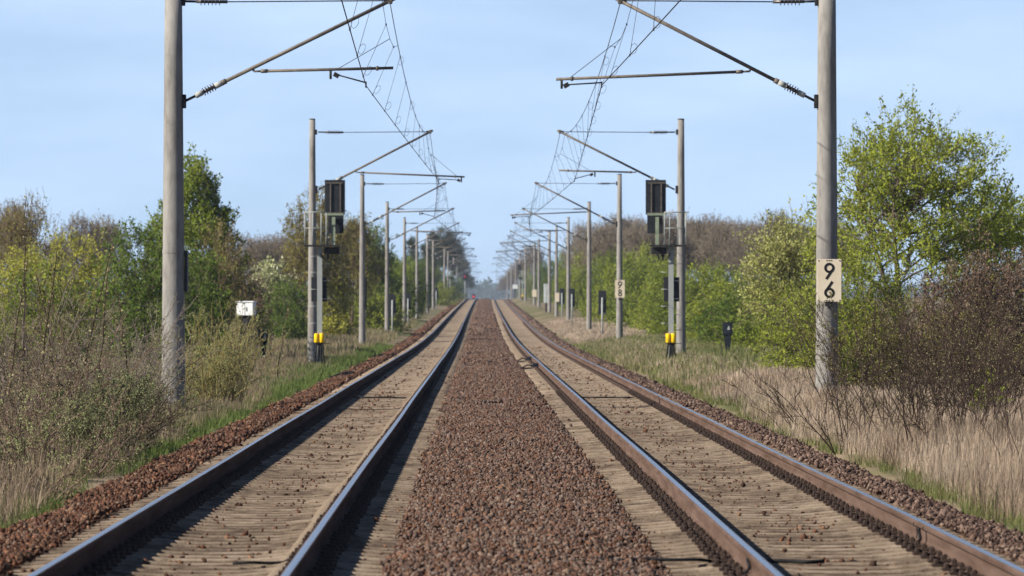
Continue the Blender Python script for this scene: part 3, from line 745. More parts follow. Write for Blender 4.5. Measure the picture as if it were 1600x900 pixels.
# ----------------------------------------------------------------- signals, seen from behind
def signal(x, y, d, lab, grp):
    z0 = float(prof(y)); t = thing('light_signal', lab, 'signal', (x, y, z0), 0, grp)
    base = gzf(x, y)-z0-.1
    m = MB()
    m.box((0, -.05, (base+3.4)/2), (.15, .016, 3.4-base)); m.box((0, .05, (base+3.4)/2), (.15, .016, 3.4-base)); m.box((0, 0, (base+3.4)/2), (.02, .086, 3.4-base))
    m.build('mast', M['steel'], t)
    rg = [.15, .37, .55, .73, .95, 1.15, 1.4, 1.65, 1.87, 2.15, 2.4, 2.65, 2.9, 3.12]
    for k, z in enumerate(rg):
        s = -1 if k % 2 else 1
        b_ = MB(); b_.tube([(s*.07, 0, z), (s*.28, 0, z)], .011, 6); b_.tube([(s*.28, 0, z-.006), (s*.28, 0, z+.03)], .011, 6)
        b_.build('rung', M['steel'] if z > 1 else M['iron'], t)
    p = MB(); p.box((d*.09, 0, 3.43), (1.06, .62, .035)); p.box((d*.09, -.315, 3.43), (1.06, .012, .06)); p.build('platform', M['iron'], t)
    b_ = MB(); b_.box((d*.36, .02, 3.29), (.46, .34, .20), bev=.02); b_.box((d*.24, 0, 3.12), (.06, .1, .2)); b_.build('junction_box', M['iron'], t)
    c = MB()
    c.tube([(d*.02, -.1, 3.22), (d*.12, -.12, 3.02), (d*.3, -.1, 2.98), (d*.42, -.05, 3.2)], .016, 6); c.build('cable_loop', M['cable'], t)
    r_ = MB(); xs = (-.43, -.20, .05, .20)
    for zz in (3.95, 4.42):
        r_.tube([(d*-.43, -.28, zz), (d*.20, -.28, zz)], .012 if zz < 4 else .02, 6); r_.tube([(d*-.43, .28, zz), (d*.20, .28, zz)], .012, 6); r_.tube([(d*-.43, -.28, zz), (d*-.43, .28, zz)], .014, 6)
    for x_ in xs:
        r_.tube([(d*x_, -.28, 3.44), (d*x_, -.28, 4.42)], .014, 6)
        r_.tube([(d*x_, .28, 3.44), (d*x_, .28, 4.42)], .014, 6)
    r_.build('railing', M['steel'], t)
    u = MB(); u.box((d*.41, 0, 3.86), (.10, .10, .84)); u.box((d*.41, 0, 4.36), (.56, .09, .06)); u.build('upper_post', M['greenpost'], t)
    for (cx, zc, wd, ht) in ((.445, 4.87, .60, 1.02), (.47, 4.08, .46, .56)):
        s = MB(); s.box((d*cx, .16, zc), (wd, .05, ht), bev=.012)
        s.box((d*cx, .24, zc), (wd*.6, .14, ht*.8), bev=.02)
        sc_ = s.build('signal_screen', M['black'], t)
        if wd > .5:
            f = MB()
            f.box((d*(cx-.02), .115, zc+.42), (.50, .03, .035)); f.box((d*(cx), .115, zc-.47), (.56, .03, .03))
            for q in (-.13, .16): f.box((d*(cx)+q, .112, zc-.02), (.035, .03, .90))
            f.build('screen_frame', M['tube'], sc_)
    k = MB(); k.box((d*-.02, .10, 2.15), (.46, .02, .72), bev=.004); k.build('marker_plate', M['black'], t)
    for q in (-.085, .065):
        yb = MB(); yb.tube([(q, -.11, .57), (q, -.11, .60), (q, -.11, .83), (q, -.11, .85)], [.055, .075, .075, .06], 14)
        yb.build('cable_cap', M['yellow'], t)
    f = MB()
    for q in (-.16, -.05, .06, .15): f.tube([(q*.5, -.10, .58), (q*.7, -.12, .3), (q*1.3, -.16, base)], .026, 6)
    f.build('cable_tail', M['cable'], t)
    return t
XL, YL = px(499.5, 53.0); XR, YR = px(1048.5, 53.0)
sigL = signal(XL, YL, 1, 'tall signal seen from behind beside the second left mast, yellow caps', 'signals seen from behind')
sigR = signal(XR, YR, -1, 'tall signal seen from behind beside the second right mast, yellow caps', 'signals seen from behind')
X, Yk = px(703, 10.6); dup(sigL, (X, Yk, float(prof(Yk))), 0, 'distant dark signal beyond the eighth mast of left row', 'signals seen from behind')
X, Yk = px(816.5, 10.6); dup(sigR, (X, Yk, float(prof(Yk))), 0, 'distant dark signal near the tenth mast of right row', 'signals seen from behind')

def red_signal(x, y, zl, r, lab, lamp='redlamp'):
    z0 = float(prof(y)); t = thing('red_signal', lab, 'signal', (x, y, z0))
    m = MB(); m.tube([(0, 0, -.5), (0, 0, zl+.6)], .09, 8); m.build('post', M['steel'], t)
    b_ = MB(); b_.box((0, -.12, zl), (.9, .2, 1.5), bev=.05); b_.build('signal_screen', M['black'], t)
    l_ = MB(); l_.tube([(0, -.24, zl), (0, -.30, zl)], r, 16); l_.build('red_lamp', M[lamp], t)
X, Yk = px(726.5, 8.2); red_signal(X, Yk, (482-432)/8.2+EYE-float(prof(Yk)), .22, 'distant signal with red light high beside the left track', 'dimlamp')
X, Yk = px(740, 5.6); red_signal(X, Yk, (482-463.5)/5.6+EYE-float(prof(Yk)), .26, 'farthest signal with bright red light low above the left track')

# ----------------------------------------------------------------- marker boards, cabinets, track boxes
def marker(xp, s, lab, ht=1.2):
    x, y = px(xp, s); zg = gzf(x, y)
    t = thing('marker_board', lab, 'marker board', (x, y, zg), 0, 'black marker boards on grey posts')
    p = MB(); p.tube([(0, -.04, -.2), (0, -.04, 2.0)], .045, 8); p.build('post', M['steel'], t)
    b_ = MB(); b_.box((0, .03, 1.75), (.40, .03, ht), bev=.02); b_.build('board', M['black'], t)
    c = MB(); c.box((0, -.04, 1.6), (.16, .04, .04)); c.box((.08, .0, 1.19), (.14, .06, .08)); c.build('bracket', M['steel'], t)
marker(941, 31.0, 'black board on a grey post right of the track, before the fourth right mast')
marker(893.5, 24.5, 'black board on a grey post just before the fifth right mast')
marker(878, 21.0, 'black board on a grey post between the fifth and sixth right masts')
marker(613, 28.2, 'black board on a grey post beside the fourth left mast')
marker(637.5, 23.0, 'black board on a grey post beside the fifth left mast')
marker(681.5, 14.8, 'small far black board beside the eighth left mast')

def trackbox(xp, s, lab, rz):
    x, y = px(xp, s); zg = gzf(x, y)
    t = thing('junction_box', lab, 'junction box', (x, y, zg), rz, 'black junction boxes on stems')
    a = MB(); a.box((0, 0, .78), (.28, .20, .37), bev=.02); a.box((0, 0, .97), (.30, .22, .025), bev=.008); a.build('box', M['blackbox'], t)
    b_ = MB(); vs = []
    for z, w2 in ((.62, .10), (.40, .085), (-.1, .055)):
        vs += [(-w2, -w2*.7, z), (w2, -w2*.7, z), (w2, w2*.7, z), (-w2, w2*.7, z)]
    b_.add(vs, [(0, 1, 5, 4), (1, 2, 6, 5), (2, 3, 7, 6), (3, 0, 4, 7), (4, 5, 9, 8), (5, 6, 10, 9), (6, 7, 11, 10), (7, 4, 8, 11), (3, 2, 1, 0), (8, 9, 10, 11)])
    b_.build('stem', M['blackbox'], t)
    c = MB(); c.tube([(-.1, -.03, .62), (-.18, -.03, .5), (-.19, -.03, .25), (-.12, -.03, -.05)], .014, 6); c.build('cable', M['cable'], t)
    d = MB(); d.box((.045, -.104, .81), (.055, .006, .022)); d.box((.045, -.104, .77), (.075, .006, .02)); d.box((.05, -.104, .845), (.03, .006, .018)); d.build('label_mark', M['greypanel'], t)
trackbox(1137, 51.5, 'small black junction box on a stem right of the right signal', R(-12))
trackbox(411, 51.5, 'small black junction box on a stem left of the left signal', R(10))

def cabinet(xp, s, zb, wd, ht, dp, mat, lab, name='cabinet', rz=0):
    x, y = px(xp, s); z0 = float(prof(y)); zg = gzf(x, y)-z0
    t = thing(name, lab, 'cabinet', (x, y, z0+zg), rz)
    a = MB(); a.box((0, 0, (zb-zg)+ht/2), (wd, dp, ht), bev=.02); a.build('body', M[mat], t)
    r_ = MB(); r_.box((0, 0, zb-zg+ht+.02), (wd+.06, dp+.06, .04), bev=.01); r_.build('lid', M[mat], t)
    p = MB(); p.box((0, 0, (zb-zg)/2-.05), (wd*.35, dp*.5, max(.1, zb-zg+.1))); p.build('plinth', M['iron'], t)
    q = MB(); q.box((0, -dp/2-.006, zb-zg+ht*.5), (.012, .012, ht*.92)); q.box((.06, -dp/2-.014, zb-zg+ht*.5), (.03, .02, .14)); q.build('handle', M['steel'], t)
cabinet(385, 45, 1.34, .60, .46, .4, 'white', 'white cabinet half hidden in brush left of the tracks', rz=R(-15))
cabinet(853.5, 17.0, .9, .45, 1.75, .4, 'greypanel', 'tall pale grey cabinet beside the seventh right mast')
cabinet(707, 8.6, 1.6, 1.3, .9, .5, 'white', 'small far white cabinet in the left mast row')
cabinet(805, 8.9, 1.7, .9, .7, .5, 'white', 'small far white cabinet in the right mast row')

# ----------------------------------------------------------------- plants
def unit(v): return v/np.maximum(np.linalg.norm(v, axis=-1, keepdims=True), 1e-9)
def tubes(P, Rd, ns):
    P = np.asarray(P, float); M_, K, _ = P.shape
    T = unit(np.gradient(P, axis=1))
    ref = np.where(np.abs(T[..., 2:3]) > .9, np.array([1., 0, 0]), np.array([0, 0, 1.]))
    U = unit(np.cross(T, ref)); W = np.cross(U, T)
    an = np.arange(ns)*2*np.pi/ns
    V = P[:, :, None, :]+Rd[:, :, None, None]*(U[:, :, None, :]*np.cos(an)[None, None, :, None]+W[:, :, None, :]*np.sin(an)[None, None, :, None])
    b = (np.arange(M_)*K*ns)[:, None, None]; k = (np.arange(K-1)*ns)[None, :, None]; q = np.arange(ns)[None, None, :]; q2 = (q+1) % ns
    Fq = np.stack([b+k+q, b+k+q2, b+k+ns+q2, b+k+ns+q], -1).reshape(-1, 4)
    return V.reshape(-1, 3), Fq
def leaves(rng, P, D, size, aspect=.5):
    n = len(P); L_ = size*rng.uniform(.6, 1.3, n)[:, None]
    D = unit(D); S = unit(np.cross(D, rng.normal(size=(n, 3)))); Nn = np.cross(S, D)
    mid = P+D*L_*.5
    V = np.stack([P, mid+S*L_*aspect*.5+Nn*L_*.12, P+D*L_+Nn*L_*rng.normal(0, .1, (n, 1)), mid-S*L_*aspect*.5+Nn*L_*.12], 1)
    return V.reshape(-1, 3), np.arange(n*4).reshape(n, 4)
def join(*parts):
    V = []; Fq = []; mi = []; off = 0
    for (v, f, m_) in parts:
        if len(f) == 0: continue
        V.append(v); Fq.append(f+off); mi.append(np.full(len(f), m_)); off += len(v)
    return np.concatenate(V), np.concatenate(Fq), np.concatenate(mi)
def lump(rng, k=7):
    A = unit(rng.normal(size=(k, 3))); a = rng.uniform(.3, 1, k)
    def f(d): return 1+.24*np.tanh(((np.maximum(0, d @ A.T-.45)*2.4)*a).sum(1)-.55)
    return f

def crown_tree(name, label, cat, seed, H, Rx, base_h, n_clump, twigs, twl, lpt, leaf, lm, wm='bark', shape='dome', trunk_r=.1,
               stems=1, up=.5, Ry=None, shell=.35, group=None, trunk='trunk', crown='crown', twr=.006, lasp=.5, stk=1.0, csig=.35):
    rng = np.random.default_rng(seed); Ry = Ry or Rx; lf = lump(rng)
    d = unit(rng.normal(size=(n_clump, 3)))
    u = rng.uniform(0, 1, n_clump)**shell
    if shape == 'dome':
        d[:, 2] = np.where(d[:, 2] < -.55, -d[:, 2], d[:, 2])
        k = lf(d); C = d*np.array([Rx, Ry, (H-base_h)/2])*(u*k)[:, None]*.9; C[:, 2] += (H+base_h)/2
    elif shape == 'shrub':
        d[:, 2] = np.abs(d[:, 2]); k = lf(d)
        C = d*np.array([Rx, Ry, H-base_h])*(u*k)[:, None]*.9; C[:, 2] += base_h
    else:   # cone
        tz = 1-rng.uniform(0, 1, n_clump)**.62; C = np.zeros((n_clump, 3)); C[:, 2] = base_h+(H-base_h)*tz
        k = lf(unit(np.stack([d[:, 0], d[:, 1], tz-.5], -1)))
        rad = ((1-tz)**.75*.95+.05)*np.sqrt(rng.uniform(.15, 1, n_clump))*k
        hd = unit(d[:, :2]+1e-6); C[:, 0] = hd[:, 0]*rad*Rx; C[:, 1] = hd[:, 1]*rad*Ry
    # trunk(s)
    K = 8; t = np.linspace(0, 1, K)
    tp = np.zeros((stems, K, 3)); top = H*(.9 if shape == 'cone' else .72)
    for s in range(stems):
        lean = rng.normal(0, .06 if stems == 1 else .22, 2)*Rx
        tp[s, :, 0] = lean[0]*t+np.cumsum(rng.normal(0, .02*Rx, K)); tp[s, :, 1] = lean[1]*t+np.cumsum(rng.normal(0, .02*Rx, K)); tp[s, :, 2] = -.15+top*t
        tp[s, 0, :2] = rng.normal(0, .06, 2)*(stems > 1)
    tr = trunk_r*(1-.85*t)[None].repeat(stems, 0)*rng.uniform(.7, 1, (stems, 1))
    Vt, Ft = tubes(tp, tr, 7)
    # limbs
    si = rng.integers(0, stems, n_clump)
    hz = np.clip(C[:, 2]-np.linalg.norm(C[:, :2], axis=1)*rng.uniform(.4, .9, n_clump), base_h*.5 if shape != 'shrub' else 0, top*.95)
    if shape == 'shrub': hz *= .35
    ti = np.clip((hz+.15)/top, 0, 1)*(K-1); i0 = np.clip(ti.astype(int), 0, K-2); fr = (ti-i0)[:, None]
    O = tp[si, i0]*(1-fr)+tp[si, i0+1]*fr
    mid = (O+C)/2; mid[:, 2] += .12*np.linalg.norm(C-O, axis=1); mid += rng.normal(0, .05, mid.shape)*np.linalg.norm(C-O, axis=1)[:, None]
    tt = np.linspace(0, 1, 6)[None, :, None]
    LP = O[:, None]*(1-tt)**2+2*mid[:, None]*tt*(1-tt)+C[:, None]*tt**2
    LP += rng.normal(0, .012, LP.shape)*np.linalg.norm(C-O, axis=1)[:, None, None]*(tt > 0)*(tt < 1)
    lr = np.clip(trunk_r*.22*np.linspace(1, .25, 6), .004*stk, None)[None].repeat(n_clump, 0)*rng.uniform(.6, 1.2, (n_clump, 1))
    npri = max(8, n_clump//(6 if shape == 'shrub' else 9))
    if n_clump > npri:
        pri = LP[:npri]
        dist = np.linalg.norm(C[npri:, None]-C[None, :npri], axis=2); nn = dist.argmin(1)
        fp = rng.uniform(.35, .8, len(nn))*5; j0 = np.clip(fp.astype(int), 0, 4); fq = (fp-j0)[:, None]
        O2 = pri[nn, j0]*(1-fq)+pri[nn, j0+1]*fq; C2 = C[npri:]
        m2 = (O2+C2)/2; m2[:, 2] += .06*np.linalg.norm(C2-O2, axis=1); m2 += rng.normal(0, .07, m2.shape)*np.linalg.norm(C2-O2, axis=1)[:, None]
        LP[npri:] = O2[:, None]*(1-tt)**2+2*m2[:, None]*tt*(1-tt)+C2[:, None]*tt**2
        lr[:npri] *= 1.5; lr[npri:] *= .55
    Vl, Fl = tubes(LP, lr, 4)
    root = thing(name, label, cat, (0, 0, 0), 0, group)
    V, Fq, mi = join((Vt, Ft, 0), (Vl, Fl, 0))
    link(trunk, np_mesh(trunk, V, Fq, [M[wm]], mi, True), root)
    # twigs and leaves
    cc = np.array([0, 0, (H+base_h)/2 if shape != 'shrub' else 0.0])
    Ct = np.repeat(C, twigs, 0); n = len(Ct)
    S = Ct+rng.normal(0, csig*twl, (n, 3))
    outw = unit(Ct-cc)
    D = unit(outw*.7+np.array([0, 0, up])+rng.normal(0, .55, (n, 3)))
    Ln = twl*rng.uniform(.4, 1.25, n)
    q = np.linspace(0, 1, 3)[None, :, None]
    TP = S[:, None]+D[:, None]*Ln[:, None, None]*q+np.array([0, 0, 1.])*(q**2)*Ln[:, None, None]*(.15*up)
    TR = np.full((n, 3), twr)*np.array([1, .75, .45])[None]
    Vw, Fw = tubes(TP, TR, 3)
    ln = n*lpt; ii = np.repeat(np.arange(n), lpt); f = rng.uniform(.05, 1.0, ln)[:, None]
    P = S[ii]+D[ii]*Ln[ii][:, None]*f+rng.normal(0, leaf*.45, (ln, 3))
    LD = unit(D[ii]*.5+rng.normal(0, .7, (ln, 3))+np.array([0, 0, .15]))
    Vf, Ff = leaves(rng, P, LD, leaf, lasp)
    below = Vf.reshape(-1, 4, 3)[:, :, 2].min(1) > -.02
    Ff = Ff[below]
    V, Fq, mi = join((Vw, Fw, 0), (Vf, Ff, 1))
    link(crown, np_mesh(crown, V, Fq, [M[wm], M[lm]], mi), root)
    return root

def twig_shrub(name, label, cat, seed, n_stem, Ls, spread, n1, n2, lm, wm, leaf, nleaf, r0=.009, group=None, base_r=.4, arch=.35, crown='foliage', upw=1.0, lasp=.55):
    """bare or lightly leaved shrub of arching stems from the ground"""
    rng = np.random.default_rng(seed)
    def grow(S, D, Ln, K, wob, arch):
        Q = np.zeros((len(S), K, 3)); Q[:, 0] = S; d = D.copy(); st = (Ln/(K-1))[:, None]
        for k in range(1, K):
            Q[:, k] = Q[:, k-1]+d*st
            d = unit(d+rng.normal(0, wob, d.shape)+np.array([0, 0, -arch/(K-1)]))
        return Q
    a = rng.uniform(0, 2*np.pi, n_stem); rr_ = base_r*np.sqrt(rng.uniform(0, 1, n_stem))
    S = np.stack([rr_*np.cos(a), rr_*np.sin(a), np.full(n_stem, -.08)], -1)
    D = unit(np.stack([np.cos(a)*spread, np.sin(a)*spread, np.full(n_stem, upw)], -1)+rng.normal(0, .22, (n_stem, 3))); D[:, 2] = np.abs(D[:, 2])
    Ln = Ls*rng.uniform(.45, 1.1, n_stem)
    Q0 = grow(S, D, Ln, 8, .07, arch)
    R0 = r0*rng.uniform(.6, 1.15, (n_stem, 1))*np.linspace(1, .3, 8)[None]
    def child(Q, Ln, n, lo, ang, fac, K, wob, arch):
        m_ = len(Q); ii = np.repeat(np.arange(m_), n); f = rng.uniform(lo, .98, len(ii))*(Q.shape[1]-1)
        i0 = np.clip(f.astype(int), 0, Q.shape[1]-2); fr = (f-i0)[:, None]
        st = Q[ii, i0]*(1-fr)+Q[ii, i0+1]*fr; d = unit(Q[ii, i0+1]-Q[ii, i0])
        d = unit(d+ang*unit(rng.normal(size=d.shape))+np.array([0, 0, .12]))
        L2 = Ln[ii]*fac*rng.uniform(.35, 1.1, len(ii))*(1.15-.7*f/(Q.shape[1]-1))
        return grow(st, d, L2, K, wob, arch), L2
    Q1, L1 = child(Q0, Ln, n1, .15, .85, .48, 5, .12, arch*.4)
    R1 = np.full((len(Q1), 1), r0*.55)*np.linspace(1, .4, 5)[None]
    Q2, L2 = child(Q1, L1, n2, .1, .95, .5, 4, .15, 0)
    R2 = np.full((len(Q2), 1), r0*.36)*np.linspace(1, .5, 4)[None]
    root = thing(name, label, cat, (0, 0, 0), 0, group)
    V, Fq, mi = join((*tubes(Q0, R0, 5), 0), (*tubes(Q1, R1, 3), 0), (*tubes(Q2, R2, 3), 0))
    link('stems', np_mesh('stems', V, Fq, [M[wm]], mi), root)
    if nleaf > 0:
        Qa = [Q1, Q2]; Ps = []; Ds = []
        for Q in Qa:
            ii = np.repeat(np.arange(len(Q)), nleaf); f = rng.uniform(.1, 1, len(ii))*(Q.shape[1]-1)
            i0 = np.clip(f.astype(int), 0, Q.shape[1]-2); fr = (f-i0)[:, None]
            Ps.append(Q[ii, i0]*(1-fr)+Q[ii, i0+1]*fr); Ds.append(unit(Q[ii, i0+1]-Q[ii, i0])*.6+rng.normal(0, .6, (len(ii), 3)))
        P = np.concatenate(Ps); Dd = np.concatenate(Ds)
        ok = P[:, 2] > .02
        Vf, Ff = leaves(rng, P[ok], Dd[ok], leaf, lasp)
        link(crown, np_mesh(crown, Vf, Ff, [M[lm]]), root)
    return root

def put(o, xp, s, rz=0, scale=1.0, dz=0.0):
    x, y = px(xp, s); o.location = (x, y, gzf(x, y)+dz); o.rotation_euler = (0, 0, rz)
    o.scale = scale if hasattr(scale, '__len__') else (scale,)*3
    return o
def put2(o, xp, s, lab, rz=0, scale=1.0, group=None, dz=0.0):
    x, y = px(xp, s); return dup(o, (x, y, gzf(x, y)+dz), rz, lab, group, scale)

# --- right side trees
put(crown_tree('leafy_tree', 'large spring-green tree behind the nearest right mast, trunk showing', 'tree', 11, 6.05, 2.45, .4, 320, 7, .42, 11, .088, 'lf_lime', shape='dome', trunk_r=.11, stems=2, shell=.42, up=.7, twr=.006), 1420, 68)
put(crown_tree('leafy_tree', 'lower spring-green tree at the right edge behind the brown bush', 'tree', 12, 4.3, 1.6, .6, 150, 7, .4, 11, .09, 'lf_lime', shape='dome', trunk_r=.08, stems=2, shell=.4, up=.7), 1552, 66)
put(crown_tree('pale_bush', 'pale grey-green bush left of the nearest right mast', 'bush', 13, 3.7, 1.05, .2, 120, 7, .5, 10, .085, 'lf_grey', shape='dome', trunk_r=.05, stems=4, shell=.4, up=.6), 1228, 62)
put(crown_tree('leafy_bush', 'bright green bush at the foot of the pale bush', 'bush', 14, 1.8, 1.1, .0, 110, 7, .35, 10, .075, 'lf_lime', shape='shrub', trunk_r=.05, stems=4, shell=.4), 1262, 68)
put(crown_tree('leafy_bush', 'lime-green bush directly right of the nearest right mast', 'bush', 15, 3.0, 1.4, .2, 150, 7, .38, 10, .075, 'lf_lime', shape='shrub', trunk_r=.05, stems=4, shell=.4), 1352, 72)
put(crown_tree('brown_bush', 'dense red-brown bush at the right edge of the picture', 'bush', 16, 3.1, 1.25, .1, 200, 9, .36, 11, .06, 'lf_brown', 'browntwig', shape='shrub', trunk_r=.05, stems=6, shell=.5, up=.25), 1562, 80)
put(crown_tree('brown_bush', 'lower red-brown bush under the tall spring-green tree', 'bush', 17, 2.5, .9, .1, 110, 9, .34, 10, .06, 'lf_brown', 'browntwig', shape='shrub', trunk_r=.04, stems=6, shell=.5, up=.25), 1480, 80)

# hedge of green bushes on the right, behind the masts
hb = [crown_tree('hedge_bush', '', 'bush', 21, 3.6, 1.9, .0, 170, 7, .5, 9, .13, 'lf_green', shape='shrub', trunk_r=.06, stems=4, shell=.35, twr=.009),
      crown_tree('hedge_bush', '', 'bush', 22, 3.2, 2.0, .0, 170, 7, .5, 9, .13, 'lf_lime', shape='shrub', trunk_r=.06, stems=4, shell=.35, twr=.009),
      crown_tree('hedge_bush', '', 'bush', 23, 3.8, 1.7, .0, 170, 7, .55, 9, .13, 'lf_deep', shape='shrub', trunk_r=.06, stems=4, shell=.35, twr=.009)]
hspots = [  # column, px/m, variant, scale, label
 (1290, 47, 2, (1, 1, .62), 'deep green hedge bush behind the pale bush, right end of the hedge'),
 (1215, 45, 0, (1, 1, .58), 'mid green hedge bush behind the right junction box'),
 (1165, 41, 2, (1.1, 1, .62), 'deep green low hedge bush just behind the junction box'),
 (1120, 37, 1, (1, 1, .76), 'lime hedge bush just right of the second right mast'),
 (1180, 36, 0, (1.1, 1, .78), 'mid green hedge bush filling the hedge above the junction box'),
 (1245, 36, 2, (1.1, 1, .84), 'dark hedge bush deep in the hedge left of the pale bush'),
 (1062, 32, 0, (1.0, 1, .92), 'mid green hedge bush behind the right signal foot'),
 (1088, 31, 1, (1.2, 1, 1.05), 'tall lime hedge bush behind the right signal mast'),
 (1036, 28, 1, (1.1, 1, 1.15), 'lime hedge bush left of the right signal'),
 (1000, 26, 0, (1.1, 1, 1.2), 'mid green hedge bush right of the 9 8 sign'),
 (1135, 29, 0, (1.3, 1, 1.05), 'tall mid green hedge bush right of the second right mast'),
 (1210, 29, 1, (1.3, 1, 1.05), 'lime hedge bush in the rear of the hedge toward its right end'),
 (975, 23, 1, (1.2, 1, 1.4), 'lime bush behind the 9 8 sign'),
 (942, 20, 0, (1.2, 1, 1.45), 'mid green bush behind the black board before the fourth right mast'),
 (1010, 21, 1, (1.2, 1, 1.6), 'tall lime bush at the back between 9 8 sign and right signal'),
 (912, 17, 1, (1.2, 1, 1.6), 'lime bush behind the fourth right mast'),
 (892, 14.5, 0, (1.3, 1, 1.7), 'green bush behind the fifth right mast'),
 (868, 12, 2, (1.2, 1, 1.7), 'dark green bush behind the sixth and seventh right masts'),
 (846, 10, 2, (1.2, 1, 1.7), 'dark green bush by the eighth right mast'),
 (829, 8.3, 1, (1.2, 1, 1.8), 'pale green bush by the tenth right mast')]
for i_, (xp, s, v, sc_, lab) in enumerate(hspots):
    put2(hb[v], xp, s, lab, i_*1.3, sc_, 'green bushes of the right hedge')
# bare wood on the rise behind the hedge
bt = [crown_tree('bare_tree', '', 'tree', 31+i_, 11, 2.9, 3.0, 150, 9, .95, 6, .17, 'lf_wood', 'greytwig', shape='dome', trunk_r=.16, stems=1, shell=.45, up=.9, twr=.022, stk=5, csig=.5) for i_ in range(3)]
rg = random.Random(12)
wood = []
for row, (s, n, x0, x1) in enumerate(((18.5, 13, 930, 1330), (16.5, 14, 905, 1330), (15.0, 14, 890, 1330))):
    for k in range(n):
        xp = x0+(x1-x0)*(k+.5)/n+rg.uniform(-8, 8)
        yt = 352-26*min(1, max(0, (xp-890)/140))+(0 if xp < 1180 else 6)
        Yw = F/(s*rg.uniform(.97, 1.03)); s2 = F/Yw
        h = .84*((482-yt)/s2+EYE-float(prof(Yw))+.3)+rg.uniform(-1.2, .5)
        wood.append((xp, s2, h))
for k, (xp, s2, h) in enumerate(wood):
    put2(bt[k % 3], xp, s2, 'grey-brown bare tree in the wood behind the right hedge', k*.9, (h/11*1.1, h/11*1.1, h/11), 'bare trees of the wood on the right')
# slender far trees just right of the tracks
for k, (xp, s, lab) in enumerate([(833, 8.8, 'bare far tree above the ninth right mast'), (815, 7.2, 'bare far tree above the tenth right mast'), (800, 5.6, 'bare far tree above the twelfth right mast'), (788, 4.6, 'farthest bare tree at the end of the right mast row')]):
    put2(bt[k % 3], xp, s, lab, k, (.9, .9, .8), 'bare trees at the far end of the right row')

# --- left side trees
put(crown_tree('conical_tree', 'tall pointed fresh green tree behind the nearest left mast', 'tree', 41, 7.3, 2.2, .3, 420, 8, .42, 11, .13, 'lf_green', shape='cone', trunk_r=.12, up=.9, twr=.009), 306, 42)
put(crown_tree('leafy_bush', 'dense dark green bush left of the nearest left mast', 'bush', 42, 4.6, 1.75, .0, 230, 8, .45, 10, .10, 'lf_deep', shape='shrub', trunk_r=.06, stems=4, shell=.38, twr=.008), 222, 52)
put(crown_tree('leafy_bush', 'mid green bush at the left foot of the pointed tree', 'bush', 43, 5.6, 1.3, .0, 170, 8, .45, 10, .11, 'lf_green', shape='shrub', trunk_r=.06, stems=4, shell=.38, twr=.008), 262, 47)
put(crown_tree('leafy_bush', 'dark green bush just right of the nearest left mast', 'bush', 44, 3.6, 1.2, .0, 150, 8, .45, 10, .10, 'lf_deep', shape='shrub', trunk_r=.06, stems=4, shell=.38, twr=.008), 306, 50)
put(crown_tree('yellow_bush', 'yellow-green bush left of the dark green bush', 'bush', 45, 5.0, 1.7, .0, 210, 8, .5, 9, .10, 'lf_yellow', shape='shrub', trunk_r=.05, stems=5, shell=.42, up=.8, twr=.008), 118, 46)
put(crown_tree('yellow_bush', 'yellow-green bush at the left edge under the olive tree', 'bush', 46, 4.6, 1.7, .0, 190, 8, .5, 9, .10, 'lf_yellow', shape='shrub', trunk_r=.05, stems=5, shell=.42, up=.8, twr=.008), 40, 44)
put(crown_tree('leafy_bush', 'low mid green bush at the left edge behind the brush', 'bush', 47, 2.6, 1.6, .0, 150, 8, .42, 9, .09, 'lf_green', shape='shrub', trunk_r=.05, stems=5, shell=.42, up=.8, twr=.008), 60, 58)
put(crown_tree('olive_tree', 'olive-brown half-leafed tree at the left edge', 'tree', 48, 6.0, 1.7, .8, 150, 8, .6, 5, .10, 'lf_olive', 'browntwig', shape='dome', trunk_r=.08, stems=2, shell=.45, up=1.0, twr=.010), 28, 38)
put(crown_tree('brown_bush', 'brown-olive bush right of the pointed green tree', 'bush', 49, 5.0, 1.15, .0, 160, 9, .55, 6, .09, 'lf_olive', 'browntwig', shape='shrub', trunk_r=.05, stems=6, shell=.45, up=1.0, twr=.009), 350, 44)
put(crown_tree('brown_bush', 'brown half-bare bush left of the blossoming bush', 'bush', 50, 3.6, 1.2, .0, 150, 9, .5, 6, .08, 'lf_brown', 'browntwig', shape='shrub', trunk_r=.05, stems=6, shell=.45, up=.9, twr=.009), 378, 40)
put(crown_tree('blossom_bush', 'rounded bush with whitish blossom left of the left signal', 'bush', 51, 4.4, 1.55, .0, 190, 8, .5, 9, .13, 'lf_white', shape='shrub', trunk_r=.06, stems=4, shell=.3, twr=.009), 425, 34)
put(crown_tree('leafy_bush', 'dark green bush under the blossoming bush', 'bush', 52, 2.4, 1.3, .0, 120, 8, .45, 9, .11, 'lf_deep', shape='shrub', trunk_r=.05, stems=4, shell=.35, twr=.009), 447, 35)
put(crown_tree('olive_tree', 'olive-yellow tree behind the second left mast and signal', 'tree', 53, 7.0, 1.7, .3, 230, 9, .6, 7, .13, 'lf_olive', 'browntwig', shape='dome', trunk_r=.09, stems=3, shell=.42, up=1.0, twr=.010), 492, 31)
put(crown_tree('yellow_bush', 'yellow-green bush at the foot of the left signal', 'bush', 54, 3.7, 1.2, .0, 140, 8, .5, 9, .12, 'lf_yellow', shape='shrub', trunk_r=.05, stems=4, shell=.4, up=.8, twr=.009), 517, 31)
put(crown_tree('brown_bush', 'olive-brown tree between the left signal and third left mast', 'tree', 55, 6.2, 1.4, .2, 190, 9, .6, 7, .13, 'lf_olive', 'browntwig', shape='dome', trunk_r=.08, stems=3, shell=.42, up=.9, twr=.010), 548, 28)
